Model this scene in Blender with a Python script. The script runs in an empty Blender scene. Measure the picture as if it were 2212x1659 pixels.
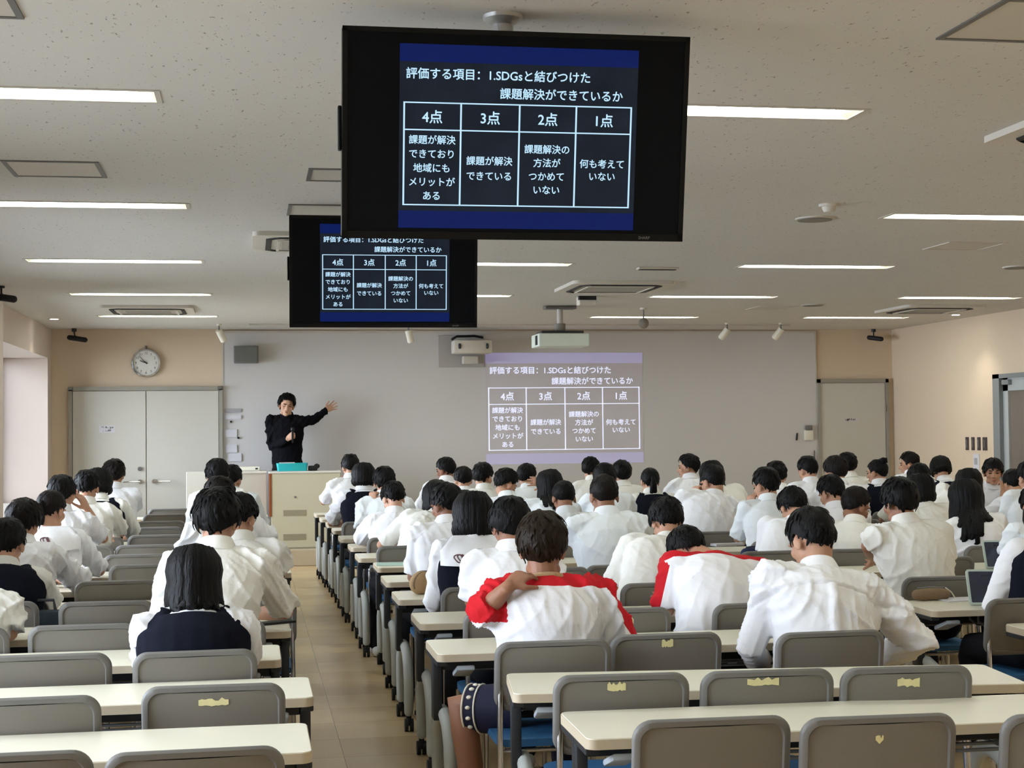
import bpy, bmesh, math, random
import numpy as np
from mathutils import Vector, Matrix, noise
from mathutils.bvhtree import BVHTree

scene = bpy.context.scene
COL = scene.collection
rnd = random.Random(7)

# ------------------------------------------------------------------ camera, world, exposure
F_PX, IMG_W, IMG_H = 3320.0, 2212, 1659
EYE = np.array([0.0, 0.0, 1.6])
YAW, PITCH, ROLL = math.radians(9.7), math.radians(1.72), 0.0106
cam_rot = Matrix.Rotation(-YAW, 3, 'Z') @ Matrix.Rotation(math.pi / 2 + PITCH, 3, 'X') @ Matrix.Rotation(-ROLL, 3, 'Z')
cam_data = bpy.data.cameras.new('camera')
cam_data.sensor_fit = 'HORIZONTAL'
cam_data.sensor_width = 36.0
cam_data.lens = F_PX / IMG_W * 36.0
cam_data.clip_start = 0.05
cam = bpy.data.objects.new('camera', cam_data)
cam.matrix_world = Matrix.Translation(Vector(EYE)) @ cam_rot.to_4x4()
COL.objects.link(cam)
scene.camera = cam

world = bpy.data.worlds.new('overcast_sky')
scene.world = world
world.use_nodes = True
wb = world.node_tree.nodes['Background']
wb.inputs[0].default_value = (0.80, 0.86, 1.0, 1)
wb.inputs[1].default_value = 13.0

scene.view_settings.view_transform = 'Standard'
scene.view_settings.look = 'None'
scene.view_settings.exposure = 0.84
scene.view_settings.gamma = 1.0
scene.view_settings.use_curve_mapping = False
scene.cycles.caustics_reflective = False
scene.cycles.caustics_refractive = False
scene.cycles.sample_clamp_indirect = 3.0
LAMP = 12.0            # radiance of the ceiling strip lights

CEIL = 2.93            # ceiling height
FRONT = 20.0           # wall behind the speaker
XL, XR = -2.45, 8.74   # side walls
REAR = -3.0

# ------------------------------------------------------------------ from photo to room
CR = np.array(cam_rot)
def ray(px, py):
    return CR @ np.array([(px - IMG_W / 2) / F_PX, -(py - IMG_H / 2) / F_PX, -1.0])
def at_y(px, py, y):
    d = ray(px, py); return EYE + d * (y / d[1])
def at_d(px, py, depth):
    return EYE + ray(px, py) * depth
def y_of(x, depth):
    return (depth - x * math.sin(-(-YAW))) / math.cos(YAW)
def at_z(px, py, z):
    d = ray(px, py); return EYE + d * ((z - EYE[2]) / d[2])

# ------------------------------------------------------------------ materials
MATS = {}
def lin(c):
    return tuple(((v / 255) / 12.92 if v / 255 <= 0.04045 else ((v / 255 + 0.055) / 1.055) ** 2.4) for v in c)
def mat(name, rgb, rough=0.6, metal=0.0, var=0.06, scale=8.0, bump=0.0, bscale=60.0, spec=0.4, detail=3.0, stretch=None, coat=0.0, sheen=0.0):
    """principled material, colour (sRGB 0-255) broken up a little by noise, optional noise bump"""
    m = bpy.data.materials.new(name); m.use_nodes = True
    nt = m.node_tree; N = nt.nodes; L = nt.links
    b = N['Principled BSDF']
    b.inputs['Roughness'].default_value = rough
    b.inputs['Metallic'].default_value = metal
    b.inputs['Specular IOR Level'].default_value = spec
    b.inputs['Coat Weight'].default_value = coat
    b.inputs['Sheen Weight'].default_value = sheen
    tc = N.new('ShaderNodeTexCoord')
    src = tc.outputs['Object']
    if stretch:
        mp = N.new('ShaderNodeMapping'); mp.inputs['Scale'].default_value = stretch
        L.new(src, mp.inputs[0]); src = mp.outputs[0]
    n1 = N.new('ShaderNodeTexNoise'); n1.inputs['Scale'].default_value = scale; n1.inputs['Detail'].default_value = detail
    L.new(src, n1.inputs['Vector'])
    c = lin(rgb)
    mx = N.new('ShaderNodeMix'); mx.data_type = 'RGBA'
    mx.inputs[6].default_value = tuple(min(1, v * (1 - var)) for v in c) + (1,)
    mx.inputs[7].default_value = tuple(min(1, v * (1 + var)) for v in c) + (1,)
    L.new(n1.outputs['Fac'], mx.inputs[0]); L.new(mx.outputs[2], b.inputs['Base Color'])
    if bump > 0:
        n2 = N.new('ShaderNodeTexNoise'); n2.inputs['Scale'].default_value = bscale; n2.inputs['Detail'].default_value = 4
        L.new(src, n2.inputs['Vector'])
        bp = N.new('ShaderNodeBump'); bp.inputs['Strength'].default_value = bump; bp.inputs['Distance'].default_value = 0.01
        L.new(n2.outputs['Fac'], bp.inputs['Height']); L.new(bp.outputs[0], b.inputs['Normal'])
    MATS[name] = m
    return m
def emit(name, rgb, strength):
    m = bpy.data.materials.new(name); m.use_nodes = True
    nt = m.node_tree; N = nt.nodes
    b = N['Principled BSDF']; b.inputs['Specular IOR Level'].default_value = 0.1
    b.inputs['Base Color'].default_value = (0.006, 0.006, 0.006, 1)
    b.inputs['Emission Color'].default_value = lin(rgb) + (1,)
    b.inputs['Emission Strength'].default_value = strength
    b.inputs['Roughness'].default_value = 0.5
    MATS[name] = m
    return m

# --- setting
def ceiling_mat():
    m = mat('ceiling_board', (208, 205, 200), 0.9, var=0.02, scale=2.0, spec=0.2)
    nt = m.node_tree; N = nt.nodes; L = nt.links
    b = N['Principled BSDF']; mix = [n for n in N if n.type == 'MIX'][0]
    tc = [n for n in N if n.type == 'TEX_COORD'][0]
    mp = N.new('ShaderNodeMapping'); mp.inputs['Scale'].default_value = (1, 0.42, 1)
    L.new(tc.outputs['Object'], mp.inputs[0])
    no = N.new('ShaderNodeTexNoise'); no.inputs['Scale'].default_value = 62; no.inputs['Detail'].default_value = 2; no.inputs['Roughness'].default_value = 0.6
    L.new(mp.outputs[0], no.inputs['Vector'])
    rp = N.new('ShaderNodeValToRGB'); rp.color_ramp.elements[0].position = 0.66; rp.color_ramp.elements[1].position = 0.74
    L.new(no.outputs['Fac'], rp.inputs[0])
    mx = N.new('ShaderNodeMix'); mx.data_type = 'RGBA'; mx.inputs[7].default_value = lin((150, 144, 136)) + (1,)
    L.new(rp.outputs[0], mx.inputs[0]); L.new(mix.outputs[2], mx.inputs[6]); L.new(mx.outputs[2], b.inputs['Base Color'])
    bp = N.new('ShaderNodeBump'); bp.inputs['Strength'].default_value = 0.5; bp.inputs['Distance'].default_value = 0.003; bp.invert = True
    L.new(rp.outputs[0], bp.inputs['Height']); L.new(bp.outputs[0], b.inputs['Normal'])
    return m
def floor_mat():
    m = bpy.data.materials.new('vinyl_tiles'); m.use_nodes = True
    nt = m.node_tree; N = nt.nodes; L = nt.links; b = N['Principled BSDF']
    tc = N.new('ShaderNodeTexCoord')
    br = N.new('ShaderNodeTexBrick'); br.offset = 0.0; br.inputs['Scale'].default_value = 1.0
    br.inputs['Brick Width'].default_value = 0.45; br.inputs['Row Height'].default_value = 0.45
    br.inputs['Mortar Size'].default_value = 0.0018; br.inputs['Mortar Smooth'].default_value = 0.3
    br.inputs['Color1'].default_value = lin((216, 189, 146)) + (1,)
    br.inputs['Color2'].default_value = lin((198, 170, 128)) + (1,)
    br.inputs['Mortar'].default_value = lin((140, 118, 92)) + (1,)
    L.new(tc.outputs['Object'], br.inputs['Vector'])
    no = N.new('ShaderNodeTexNoise'); no.inputs['Scale'].default_value = 55; no.inputs['Detail'].default_value = 3
    L.new(tc.outputs['Object'], no.inputs['Vector'])
    mx = N.new('ShaderNodeMix'); mx.data_type = 'RGBA'; mx.blend_type = 'MULTIPLY'; mx.inputs[0].default_value = 0.12
    L.new(br.outputs['Color'], mx.inputs[6]); L.new(no.outputs['Fac'], mx.inputs[7]); L.new(mx.outputs[2], b.inputs['Base Color'])
    b.inputs['Roughness'].default_value = 0.24; b.inputs['Specular IOR Level'].default_value = 0.5
    n2 = N.new('ShaderNodeTexNoise'); n2.inputs['Scale'].default_value = 1.6; n2.inputs['Detail'].default_value = 1
    L.new(tc.outputs['Object'], n2.inputs['Vector'])
    mr = N.new('ShaderNodeMapRange'); mr.inputs['To Min'].default_value = 0.2; mr.inputs['To Max'].default_value = 0.3
    L.new(n2.outputs['Fac'], mr.inputs[0]); L.new(mr.outputs[0], b.inputs['Roughness'])
    return m
M_CEIL = ceiling_mat(); M_FLOOR = floor_mat()
M_WALL = mat('beige_wall_paint', (212, 193, 168), 0.75, var=0.02, bump=0.05, bscale=300)
M_PINK = mat('pale_pink_wall_paint', (212, 197, 186), 0.75, var=0.02, bump=0.05, bscale=300)
M_BOARD = mat('whiteboard_enamel', (203, 200, 198), 0.42, var=0.015, scale=2)
M_DOOR = mat('door_enamel', (196, 193, 183), 0.45, var=0.02)
M_DOORFRAME = mat('door_frame_steel', (150, 146, 136), 0.45, var=0.03)
M_GREYSTEEL = mat('grey_steel_paint', (128, 132, 132), 0.45, var=0.03)
M_PALEALU = mat('pale_aluminium', (196, 202, 200), 0.35, metal=0.3, var=0.03)
M_TRIM = mat('ceiling_trim_white', (196, 190, 180), 0.5, var=0.02)
M_FRAMEGREY = mat('hatch_frame_grey', (112, 110, 107), 0.5, metal=0.4, var=0.04)
M_PODIUM = mat('podium_vinyl', (186, 172, 148), 0.4, var=0.04)
# --- furniture
M_TOP = mat('cream_laminate', (232, 227, 208), 0.32, var=0.02, scale=3)
M_EDGE = mat('beige_edge_band', (186, 172, 148), 0.5, var=0.03)
M_POST = mat('charcoal_steel', (48, 50, 53), 0.45, metal=0.3, var=0.04)
M_FOOT = mat('grey_foot_plastic', (176, 180, 176), 0.5, var=0.04)
M_BRACKET = mat('pale_grey_bracket', (176, 184, 190), 0.45, var=0.03)
M_RUBBER = mat('black_rubber', (18, 18, 20), 0.6, var=0.05)
M_WIRE = mat('grey_shelf_wire', (120, 124, 126), 0.4, metal=0.5, var=0.04)
M_SHELL = mat('warm_grey_chair_plastic', (113, 109, 101), 0.55, var=0.05, bump=0.12, bscale=420)
M_RIM = mat('grey_chair_rim_plastic', (108, 106, 102), 0.5, var=0.05, bump=0.12, bscale=420)
M_SEAT = mat('blue_seat_vinyl', (45, 96, 140), 0.6, var=0.06, bump=0.08)
M_CHROME = mat('chrome_tube', (205, 205, 205), 0.18, metal=1.0, var=0.02)
M_TAPE = mat('cream_tape', (216, 208, 156), 0.7, var=0.10, scale=40)
# --- people
M_SHIRT = mat('white_cotton', (232, 232, 234), 0.85, var=0.02, bump=0.7, bscale=13, spec=0.2, sheen=0.15)
M_SHIRT2 = mat('cream_white_cotton', (229, 227, 219), 0.85, var=0.02, bump=0.7, bscale=15, spec=0.2, sheen=0.15)
M_SHIRT3 = mat('cool_white_cotton', (225, 230, 233), 0.85, var=0.02, bump=0.7, bscale=12, spec=0.2, sheen=0.15)
M_VEST = mat('navy_wool', (19, 21, 31), 0.95, var=0.12, scale=30, bump=0.2, bscale=120, spec=0.1)
M_BLACKSHIRT = mat('black_cotton', (12, 12, 17), 0.9, var=0.10, bump=0.3, bscale=14, spec=0.1)
M_TROUSER = mat('black_trouser_wool', (21, 21, 25), 0.9, var=0.1, bump=0.2, bscale=40, spec=0.15)
M_SHORTS = mat('navy_shorts_polyester', (22, 24, 52), 0.75, var=0.08, bump=0.2, bscale=20)
M_SHOE = mat('white_shoe', (205, 203, 198), 0.6, var=0.05)
M_SHOE2 = mat('dark_shoe', (28, 26, 26), 0.5, var=0.05)
def skin(name, rgb):
    m = mat(name, rgb, 0.52, var=0.05, scale=22, bump=0.05, bscale=220, spec=0.35)
    b = m.node_tree.nodes['Principled BSDF']
    b.inputs['Subsurface Weight'].default_value = 0.0
    return m
M_SKIN = skin('light_tan_skin', (180, 136, 110))
M_SKIN2 = skin('tan_skin', (146, 102, 78))
M_SKIN3 = skin('pale_skin', (194, 152, 128))
def hair_mat(name, rgb, rough=0.42):
    return mat(name, rgb, rough, var=0.35, scale=70, bump=0.45, bscale=130, spec=0.12, stretch=(1, 1, 0.18))
M_HAIR = hair_mat('black_hair', (12, 11, 11), .5)
M_HAIR2 = hair_mat('brown_black_hair', (20, 15, 13), .5)
M_HAIR3 = hair_mat('dark_brown_hair', (33, 24, 15), .45)
M_LIP = mat('lip_skin', (166, 100, 88), 0.5)
M_EYE = mat('dark_eye', (22, 16, 14), 0.2)
M_RED = lin((190, 24, 34))
def red_yoke_mat():
    m = mat('white_and_red_jersey', (232, 231, 233), 0.8, var=0.02, bump=0.5, bscale=13, spec=0.2)
    nt = m.node_tree; N = nt.nodes; L = nt.links; b = N['Principled BSDF']; mix = [n for n in N if n.type == 'MIX'][0]
    a = N.new('ShaderNodeAttribute'); a.attribute_name = 'yoke'
    gt = N.new('ShaderNodeMath'); gt.operation = 'GREATER_THAN'; gt.inputs[1].default_value = 0.0
    L.new(a.outputs['Fac'], gt.inputs[0])
    mx = N.new('ShaderNodeMix'); mx.data_type = 'RGBA'; mx.inputs[7].default_value = M_RED + (1,)
    L.new(gt.outputs[0], mx.inputs[0]); L.new(mix.outputs[2], mx.inputs[6]); L.new(mx.outputs[2], b.inputs['Base Color'])
    return m
M_JERSEY = red_yoke_mat()

# ------------------------------------------------------------------ mesh building
class MB:
    """collects vertices and faces; build() links them as ONE mesh object"""
    def __init__(self): self.v = []; self.f = []
    def add(self, vs, fs):
        o = len(self.v); self.v.extend([tuple(map(float, p)) for p in vs]); self.f.extend([tuple(i + o for i in f) for f in fs]); return self
    def box(self, c, s, rot=None, bevel=0.0):
        if bevel > 0:
            bm = bmesh.new(); bmesh.ops.create_cube(bm, size=1.0)
            for q in bm.verts: q.co = Vector((q.co.x * s[0], q.co.y * s[1], q.co.z * s[2]))
            bmesh.ops.bevel(bm, geom=list(bm.edges), offset=min(bevel, min(s) * 0.49), segments=2, profile=0.5, affect='EDGES')
            bm.verts.ensure_lookup_table()
            vs = [tuple(q.co) for q in bm.verts]; fs = [tuple(q.index for q in f.verts) for f in bm.faces]; bm.free()
        else:
            vs = [(x * s[0] / 2, y * s[1] / 2, z * s[2] / 2) for x in (-1, 1) for y in (-1, 1) for z in (-1, 1)]
            fs = [(0, 1, 3, 2), (4, 6, 7, 5), (0, 4, 5, 1), (2, 3, 7, 6), (0, 2, 6, 4), (1, 5, 7, 3)]
        vs = np.array(vs)
        if rot is not None: vs = vs @ np.array(rot).T
        return self.add(vs + np.array(c), fs)
    def box2(self, lo, hi, bevel=0.0):
        lo = np.array(lo, float); hi = np.array(hi, float); return self.box((lo + hi) / 2, np.abs(hi - lo), bevel=bevel)
    def tube(self, pts, rad, side=None, n=10, round_caps=True):
        """tube through pts; rad is one radius or a list of radii or (side, depth) pairs"""
        P = [np.array(p, float) for p in pts]; k = len(P)
        if not isinstance(rad, (list, tuple)): rad = [rad] * k
        R = [(r, r) if not isinstance(r, (tuple, list)) else tuple(r) for r in rad]
        T = []
        for i in range(k):
            t = P[min(i + 1, k - 1)] - P[max(i - 1, 0)]; T.append(t / (np.linalg.norm(t) + 1e-9))
        s = np.array(side, float) if side is not None else (np.array([1., 0, 0]) if abs(T[0][0]) < 0.8 else np.array([0, 1., 0]))
        rings = []; frames = []
        for i in range(k):
            s = s - T[i] * np.dot(s, T[i]); s = s / (np.linalg.norm(s) + 1e-9); d = np.cross(s, T[i]); frames.append((s.copy(), d, T[i]))
        def ring(c, fr, a, b): return [c + fr[0] * a * math.cos(2 * math.pi * j / n) + fr[1] * b * math.sin(2 * math.pi * j / n) for j in range(n)]
        if round_caps:
            a, b = R[0]; m = min(a, b)
            for q in (75, 45, 20): rings.append(ring(P[0] - frames[0][2] * m * math.sin(math.radians(q)), frames[0], a * math.cos(math.radians(q)), b * math.cos(math.radians(q))))
        for i in range(k): rings.append(ring(P[i], frames[i], *R[i]))
        if round_caps:
            a, b = R[-1]; m = min(a, b)
            for q in (20, 45, 75): rings.append(ring(P[-1] + frames[-1][2] * m * math.sin(math.radians(q)), frames[-1], a * math.cos(math.radians(q)), b * math.cos(math.radians(q))))
        vs = [p for r in rings for p in r]; fs = []
        for i in range(len(rings) - 1):
            for j in range(n):
                fs.append((i * n + j, i * n + (j + 1) % n, (i + 1) * n + (j + 1) % n, (i + 1) * n + j))
        fs.append(tuple(range(n - 1, -1, -1))); fs.append(tuple((len(rings) - 1) * n + j for j in range(n)))
        return self.add(vs, fs)
    def ell(self, c, r, R=None, nu=16, nv=10):
        R = np.eye(3) if R is None else np.array(R); c = np.array(c, float); vs = [c + R @ np.array([0, 0, r[2]])]; fs = []
        for i in range(1, nv):
            t = math.pi * i / nv
            for j in range(nu):
                p = 2 * math.pi * j / nu
                vs.append(c + R @ np.array([r[0] * math.sin(t) * math.cos(p), r[1] * math.sin(t) * math.sin(p), r[2] * math.cos(t)]))
        vs.append(c + R @ np.array([0, 0, -r[2]])); e = len(vs) - 1
        for j in range(nu): fs.append((0, 1 + j, 1 + (j + 1) % nu))
        for i in range(nv - 2):
            for j in range(nu):
                a = 1 + i * nu + j; b2 = 1 + i * nu + (j + 1) % nu
                fs.append((a, a + nu, b2 + nu, b2))
        for j in range(nu): fs.append((e, 1 + (nv - 2) * nu + (j + 1) % nu, 1 + (nv - 2) * nu + j))
        return self.add(vs, fs)
    def cyl(self, c, r, h, axis='Z', n=20, r2=None):
        r2 = r if r2 is None else r2; c = np.array(c, float)
        ax = {'X': (1, 2, 0), 'Y': (2, 0, 1), 'Z': (0, 1, 2)}[axis]; vs = []
        for z, q in ((-h / 2, r), (h / 2, r2)):
            for j in range(n):
                p = [0, 0, 0]; p[ax[0]] = q * math.cos(2 * math.pi * j / n); p[ax[1]] = q * math.sin(2 * math.pi * j / n); p[ax[2]] = z; vs.append(c + np.array(p))
        fs = [(j, (j + 1) % n, n + (j + 1) % n, n + j) for j in range(n)] + [tuple(range(n - 1, -1, -1)), tuple(range(n, 2 * n))]
        return self.add(vs, fs)
    def lathe(self, c, prof, n=24):
        c = np.array(c, float); vs = []; fs = []
        for r, z in prof:
            for j in range(n): vs.append(c + np.array([r * math.cos(2 * math.pi * j / n), r * math.sin(2 * math.pi * j / n), z]))
        for i in range(len(prof) - 1):
            for j in range(n): fs.append((i * n + j, i * n + (j + 1) % n, (i + 1) * n + (j + 1) % n, (i + 1) * n + j))
        fs.append(tuple(range(n - 1, -1, -1))); fs.append(tuple((len(prof) - 1) * n + j for j in range(n)))
        return self.add(vs, fs)
    def prism(self, outline, z0, z1):
        """flat outline (x, y) given depth along z"""
        n = len(outline)
        vs = [(x, y, z0) for x, y in outline] + [(x, y, z1) for x, y in outline]
        return self.add(vs, [tuple(range(n - 1, -1, -1)), tuple(range(n, 2 * n))] + [(j, (j + 1) % n, n + (j + 1) % n, n + j) for j in range(n)])
    def map(self, fn): self.v = [tuple(fn(np.array(p))) for p in self.v]; return self
    def build(self, name, m, parent=None, loc=None, smooth=None):
        me = bpy.data.meshes.new(name); me.from_pydata(self.v, [], self.f); me.update()
        if smooth is None: smooth = 35
        if smooth:
            me.polygons.foreach_set('use_smooth', [True] * len(me.polygons))
            if smooth < 180: me.set_sharp_from_angle(angle=math.radians(smooth))
        return link(name, me, m, parent, loc)
def link(name, me, m, parent=None, loc=None):
    o = bpy.data.objects.new(name, me); COL.objects.link(o)
    if m is not None and not len(me.materials): me.materials.append(m)
    if parent is not None: o.parent = parent
    if loc is not None: o.location = loc
    return o
def tag(o, label=None, cat=None, group=None, kind=None):
    if label: o['label'] = label
    if cat: o['category'] = cat
    if group: o['group'] = group
    if kind: o['kind'] = kind
    return o
def thing(name, label, cat, loc=(0, 0, 0), rz=0.0, group=None):
    o = bpy.data.objects.new(name, None); o.empty_display_size = 0.1; COL.objects.link(o)
    o.location = loc; o.rotation_euler = (0, 0, rz)
    return tag(o, label, cat, group)
def struct(o): o['kind'] = 'structure'; return o
def dup(root, loc, rz=0.0, label=None, group=None):
    kids = {}
    r = root.copy(); COL.objects.link(r); r.location = loc; r.rotation_euler = (0, 0, rz)
    if label: r['label'] = label
    if group: r['group'] = group
    for ch in root.children:
        c = ch.copy(); COL.objects.link(c); c.parent = r
        for g in ch.children:
            d = g.copy(); COL.objects.link(d); d.parent = c
    return r
def rrect(w, h, r, n=6):
    """rounded rectangle outline, counter-clockwise"""
    out = []
    for cx, cy, a0 in ((w / 2 - r, h / 2 - r, 0), (-w / 2 + r, h / 2 - r, 90), (-w / 2 + r, -h / 2 + r, 180), (w / 2 - r, -h / 2 + r, 270)):
        for i in range(n + 1):
            a = math.radians(a0 + 90 * i / n); out.append((cx + r * math.cos(a), cy + r * math.sin(a)))
    return out
ORD = ['', 'first', 'second', 'third', 'fourth', 'fifth', 'sixth', 'seventh', 'eighth', 'ninth', 'tenth', 'eleventh', 'twelfth', 'thirteenth', 'fourteenth', 'fifteenth']
# ================================================================== the room
LIGHT_X = [-1.01, 1.9, 4.64, 7.3]
LIGHT_Y = [0.2, 3.2, 6.17, 9.14, 12.1, 14.97, 17.75]
LL, LW = 1.31, 0.20
holes = [(x - LL / 2, x + LL / 2, y - LW / 2, y + LW / 2) for x in LIGHT_X for y in LIGHT_Y]
def sheet_with_holes(x0, x1, y0, y1, z, holes):
    xs = sorted({x0, x1, *[h[0] for h in holes], *[h[1] for h in holes]})
    ys = sorted({y0, y1, *[h[2] for h in holes], *[h[3] for h in holes]})
    mb = MB(); idx = {}
    for i, x in enumerate(xs):
        for j, y in enumerate(ys): idx[i, j] = len(mb.v); mb.v.append((x, y, z))
    for i in range(len(xs) - 1):
        for j in range(len(ys) - 1):
            cx, cy = (xs[i] + xs[i + 1]) / 2, (ys[j] + ys[j + 1]) / 2
            if any(h[0] < cx < h[1] and h[2] < cy < h[3] for h in holes): continue
            mb.f.append((idx[i, j], idx[i, j + 1], idx[i + 1, j + 1], idx[i + 1, j]))
    return mb
struct(sheet_with_holes(-2.45, XR, REAR, FRONT, CEIL, holes).build('ceiling', M_CEIL, smooth=0))
struct(MB().box2((-3.2, REAR, -0.1), (XR + 0.15, FRONT + 0.15, 0)).build('floor', M_FLOOR, smooth=0))
struct(MB().box2((-3.2, FRONT, 0), (XR + 0.15, FRONT + 0.15, CEIL + 0.15)).build('wall_front', M_WALL, smooth=0))
struct(MB().box2((-3.2, REAR - 0.15, 0), (XR + 0.15, REAR, CEIL + 0.15)).build('wall_back', M_WALL, smooth=0))
# right wall with the door opening
DY0, DY1, DTOP = 14.9, 17.05, 2.2
mb = MB()
mb.box2((XR, REAR, 0), (XR + 0.15, DY0, CEIL + 0.15)); mb.box2((XR, DY1, 0), (XR + 0.15, FRONT, CEIL + 0.15)); mb.box2((XR, DY0, DTOP), (XR + 0.15, DY1, CEIL + 0.15))
struct(mb.build('wall_right', M_WALL, smooth=0))
# left wall: deep window bays
BAYS = [(14.95, 19.62), (8.75, 13.3), (2.55, 7.1), (-2.6, 0.9)]
SILL, HEAD, RX = 0.75, 2.55, -3.05
mb = MB(); prev = FRONT
for a, b in BAYS:
    mb.box2((RX - 0.12, b, 0), (XL, prev, CEIL + 0.15)); prev = a
    mb.box2((RX - 0.12, a, 0), (XL, b, SILL)); mb.box2((RX - 0.12, a, HEAD), (XL, b, CEIL + 0.15))
mb.box2((RX - 0.12, REAR, 0), (XL, prev, CEIL + 0.15))
struct(mb.build('wall_left', M_PINK, smooth=0))
for i, y in enumerate((14.44, 8.24, 2.04)):
    struct(MB().box2((XL - 0.02, y - 0.62, 0), (-2.19, y, CEIL), bevel=0.008).build('trim_%d' % (i + 1), M_PINK, smooth=0))
M_WINFRAME = mat('window_aluminium', (170, 172, 172), 0.4, metal=0.5)
def glass_mat():
    m = bpy.data.materials.new('window_glass'); m.use_nodes = True; nt = m.node_tree; N = nt.nodes; L = nt.links
    N.remove(N['Principled BSDF'])
    t = N.new('ShaderNodeBsdfTransparent'); t.inputs[0].default_value = (0.93, 0.95, 0.95, 1)
    g = N.new('ShaderNodeBsdfGlossy'); g.inputs['Roughness'].default_value = 0.02
    f = N.new('ShaderNodeFresnel'); f.inputs[0].default_value = 1.45
    x = N.new('ShaderNodeMixShader'); L.new(f.outputs[0], x.inputs[0]); L.new(t.outputs[0], x.inputs[1]); L.new(g.outputs[0], x.inputs[2])
    L.new(x.outputs[0], N['Material Output'].inputs[0]); return m
M_GLASS = glass_mat()
for i, (a, b) in enumerate(BAYS):
    w = struct(bpy.data.objects.new('window_%d' % (i + 1), None)); COL.objects.link(w); w.location = (RX, (a + b) / 2, SILL)
    L_, H_ = b - a, HEAD - SILL; fr = MB()
    fr.box2((-0.06, -L_ / 2, 0), (0.0, L_ / 2, 0.05)); fr.box2((-0.06, -L_ / 2, H_ - 0.05), (0.0, L_ / 2, H_))
    for k in range(4):
        y = -L_ / 2 + 0.025 + (L_ - 0.05) * k / 3; fr.box2((-0.06, y - 0.025, 0.05), (0.0, y + 0.025, H_ - 0.05))
    fr.build('frame', M_WINFRAME, w, smooth=0)
    MB().box2((-0.034, -L_ / 2 + 0.02, 0.03), (-0.028, L_ / 2 - 0.02, H_ - 0.03)).build('pane', M_GLASS, w, smooth=0)
    MB().box2((-0.0, -L_ / 2, -0.0), (RX * 0 + 0.62, L_ / 2, 0.025)).build('sill', M_TRIM, w, smooth=0)
    pl = bpy.data.lights.new('daylight_portal', 'AREA'); pl.shape = 'RECTANGLE'; pl.size = L_; pl.size_y = H_; pl.cycles.is_portal = True
    po = bpy.data.objects.new('daylight_portal', pl); COL.objects.link(po); po.parent = w
    po.location = (-0.12, 0, H_ / 2); po.rotation_euler = (math.pi / 2, 0, -math.pi / 2)
# ground outside the windows
M_OUT = mat('pale_concrete_outside', (150, 150, 146), 0.9)
struct(MB().box2((-40, -30, -4.2), (-3.3, 50, -4.0)).build('ground_outside', M_OUT, smooth=0))

# whiteboard covering the middle of the front wall
b = MB().box2((-0.33, FRONT - 0.02, 0.2), (7.62, FRONT, CEIL - 0.02)).build('wall_board', M_BOARD, smooth=0)
tag(b, 'pale enamelled writing board covering the middle of the front wall', 'whiteboard')
fr = MB(); fr.box2((-0.345, FRONT - 0.026, 0.2), (-0.325, FRONT - 0.018, CEIL - 0.02)); fr.box2((7.615, FRONT - 0.026, 0.2), (7.635, FRONT - 0.018, CEIL - 0.02)); fr.box2((-0.33, FRONT - 0.028, CEIL - 0.05), (7.62, FRONT - 0.018, CEIL - 0.02))
fr.build('edge_trim', M_TRIM, b, smooth=0)
# dado strip along the walls
struct(MB().box2((XR - 0.012, DY1 + 0.08, 0), (XR, FRONT, 0.08)).build('baseboard_right', M_FRAMEGREY, smooth=0))
# podium step
struct(MB().box2((-1.6, 18.62, 0), (6.5, FRONT - 0.03, 0.2), bevel=0.01).build('floor_podium', M_PODIUM, smooth=0))

# doors
def wall_door(name, x0, x1, top, double):
    d = struct(bpy.data.objects.new(name, None)); COL.objects.link(d); d.location = ((x0 + x1) / 2, FRONT, 0)
    w = x1 - x0; fr = MB()
    fr.box2((-w / 2, -0.06, 0), (-w / 2 + 0.045, 0, top)); fr.box2((w / 2 - 0.045, -0.06, 0), (w / 2, 0, top)); fr.box2((-w / 2, -0.06, top - 0.05), (w / 2, 0, top))
    fr.build('frame', M_DOORFRAME, d, smooth=0)
    spans = [(-w / 2 + 0.05, -0.005), (0.005, w / 2 - 0.05)] if double else [(-w / 2 + 0.05, w / 2 - 0.05)]
    for k, (a, c) in enumerate(spans):
        p = MB().box2((a, -0.045, 0.01), (c, -0.012, top - 0.055), bevel=0.003).build('panel', M_DOOR, d, smooth=0)
        hx = (c - 0.075 if k == 0 else a + 0.09) if double else a + 0.09
        sg = -1 if (double and k == 0) else 1
        h = MB(); h.cyl((hx, -0.055, 1.0), 0.027, 0.02, 'Y'); h.tube([(hx, -0.06, 1.0), (hx, -0.10, 1.0), (hx + sg * 0.03, -0.105, 1.0), (hx + sg * 0.20 * (1 if double else .7), -0.105, 1.0)], 0.009, n=8)
        h.build('handle', M_CHROME, p)
        if k == 0: MB().cyl((hx, -0.055, 1.16), 0.026, 0.02, 'Y').build('lock', M_FRAMEGREY, p)
        if not double:
            for z in (0.3, 1.85): MB().box((c + 0.006, -0.05, z), (0.02, 0.02, 0.1)).build('hinge', M_CHROME, p, smooth=0)
    if double:
        for sx in (-1, 1): MB().box((sx * (w / 2 - 0.03), -0.075, top - 0.02), (0.06, 0.03, 0.035), bevel=0.005).build('pivot', M_FRAMEGREY, d)
    return d
wall_door('door_1', -2.24, -0.34, 2.2, True)
wall_door('door_2', 7.635, 8.66, 2.25, False)
d = struct(bpy.data.objects.new('door_3', None)); COL.objects.link(d); d.location = (XR, (DY0 + DY1) / 2, 0)
hw = (DY1 - DY0) / 2
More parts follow.
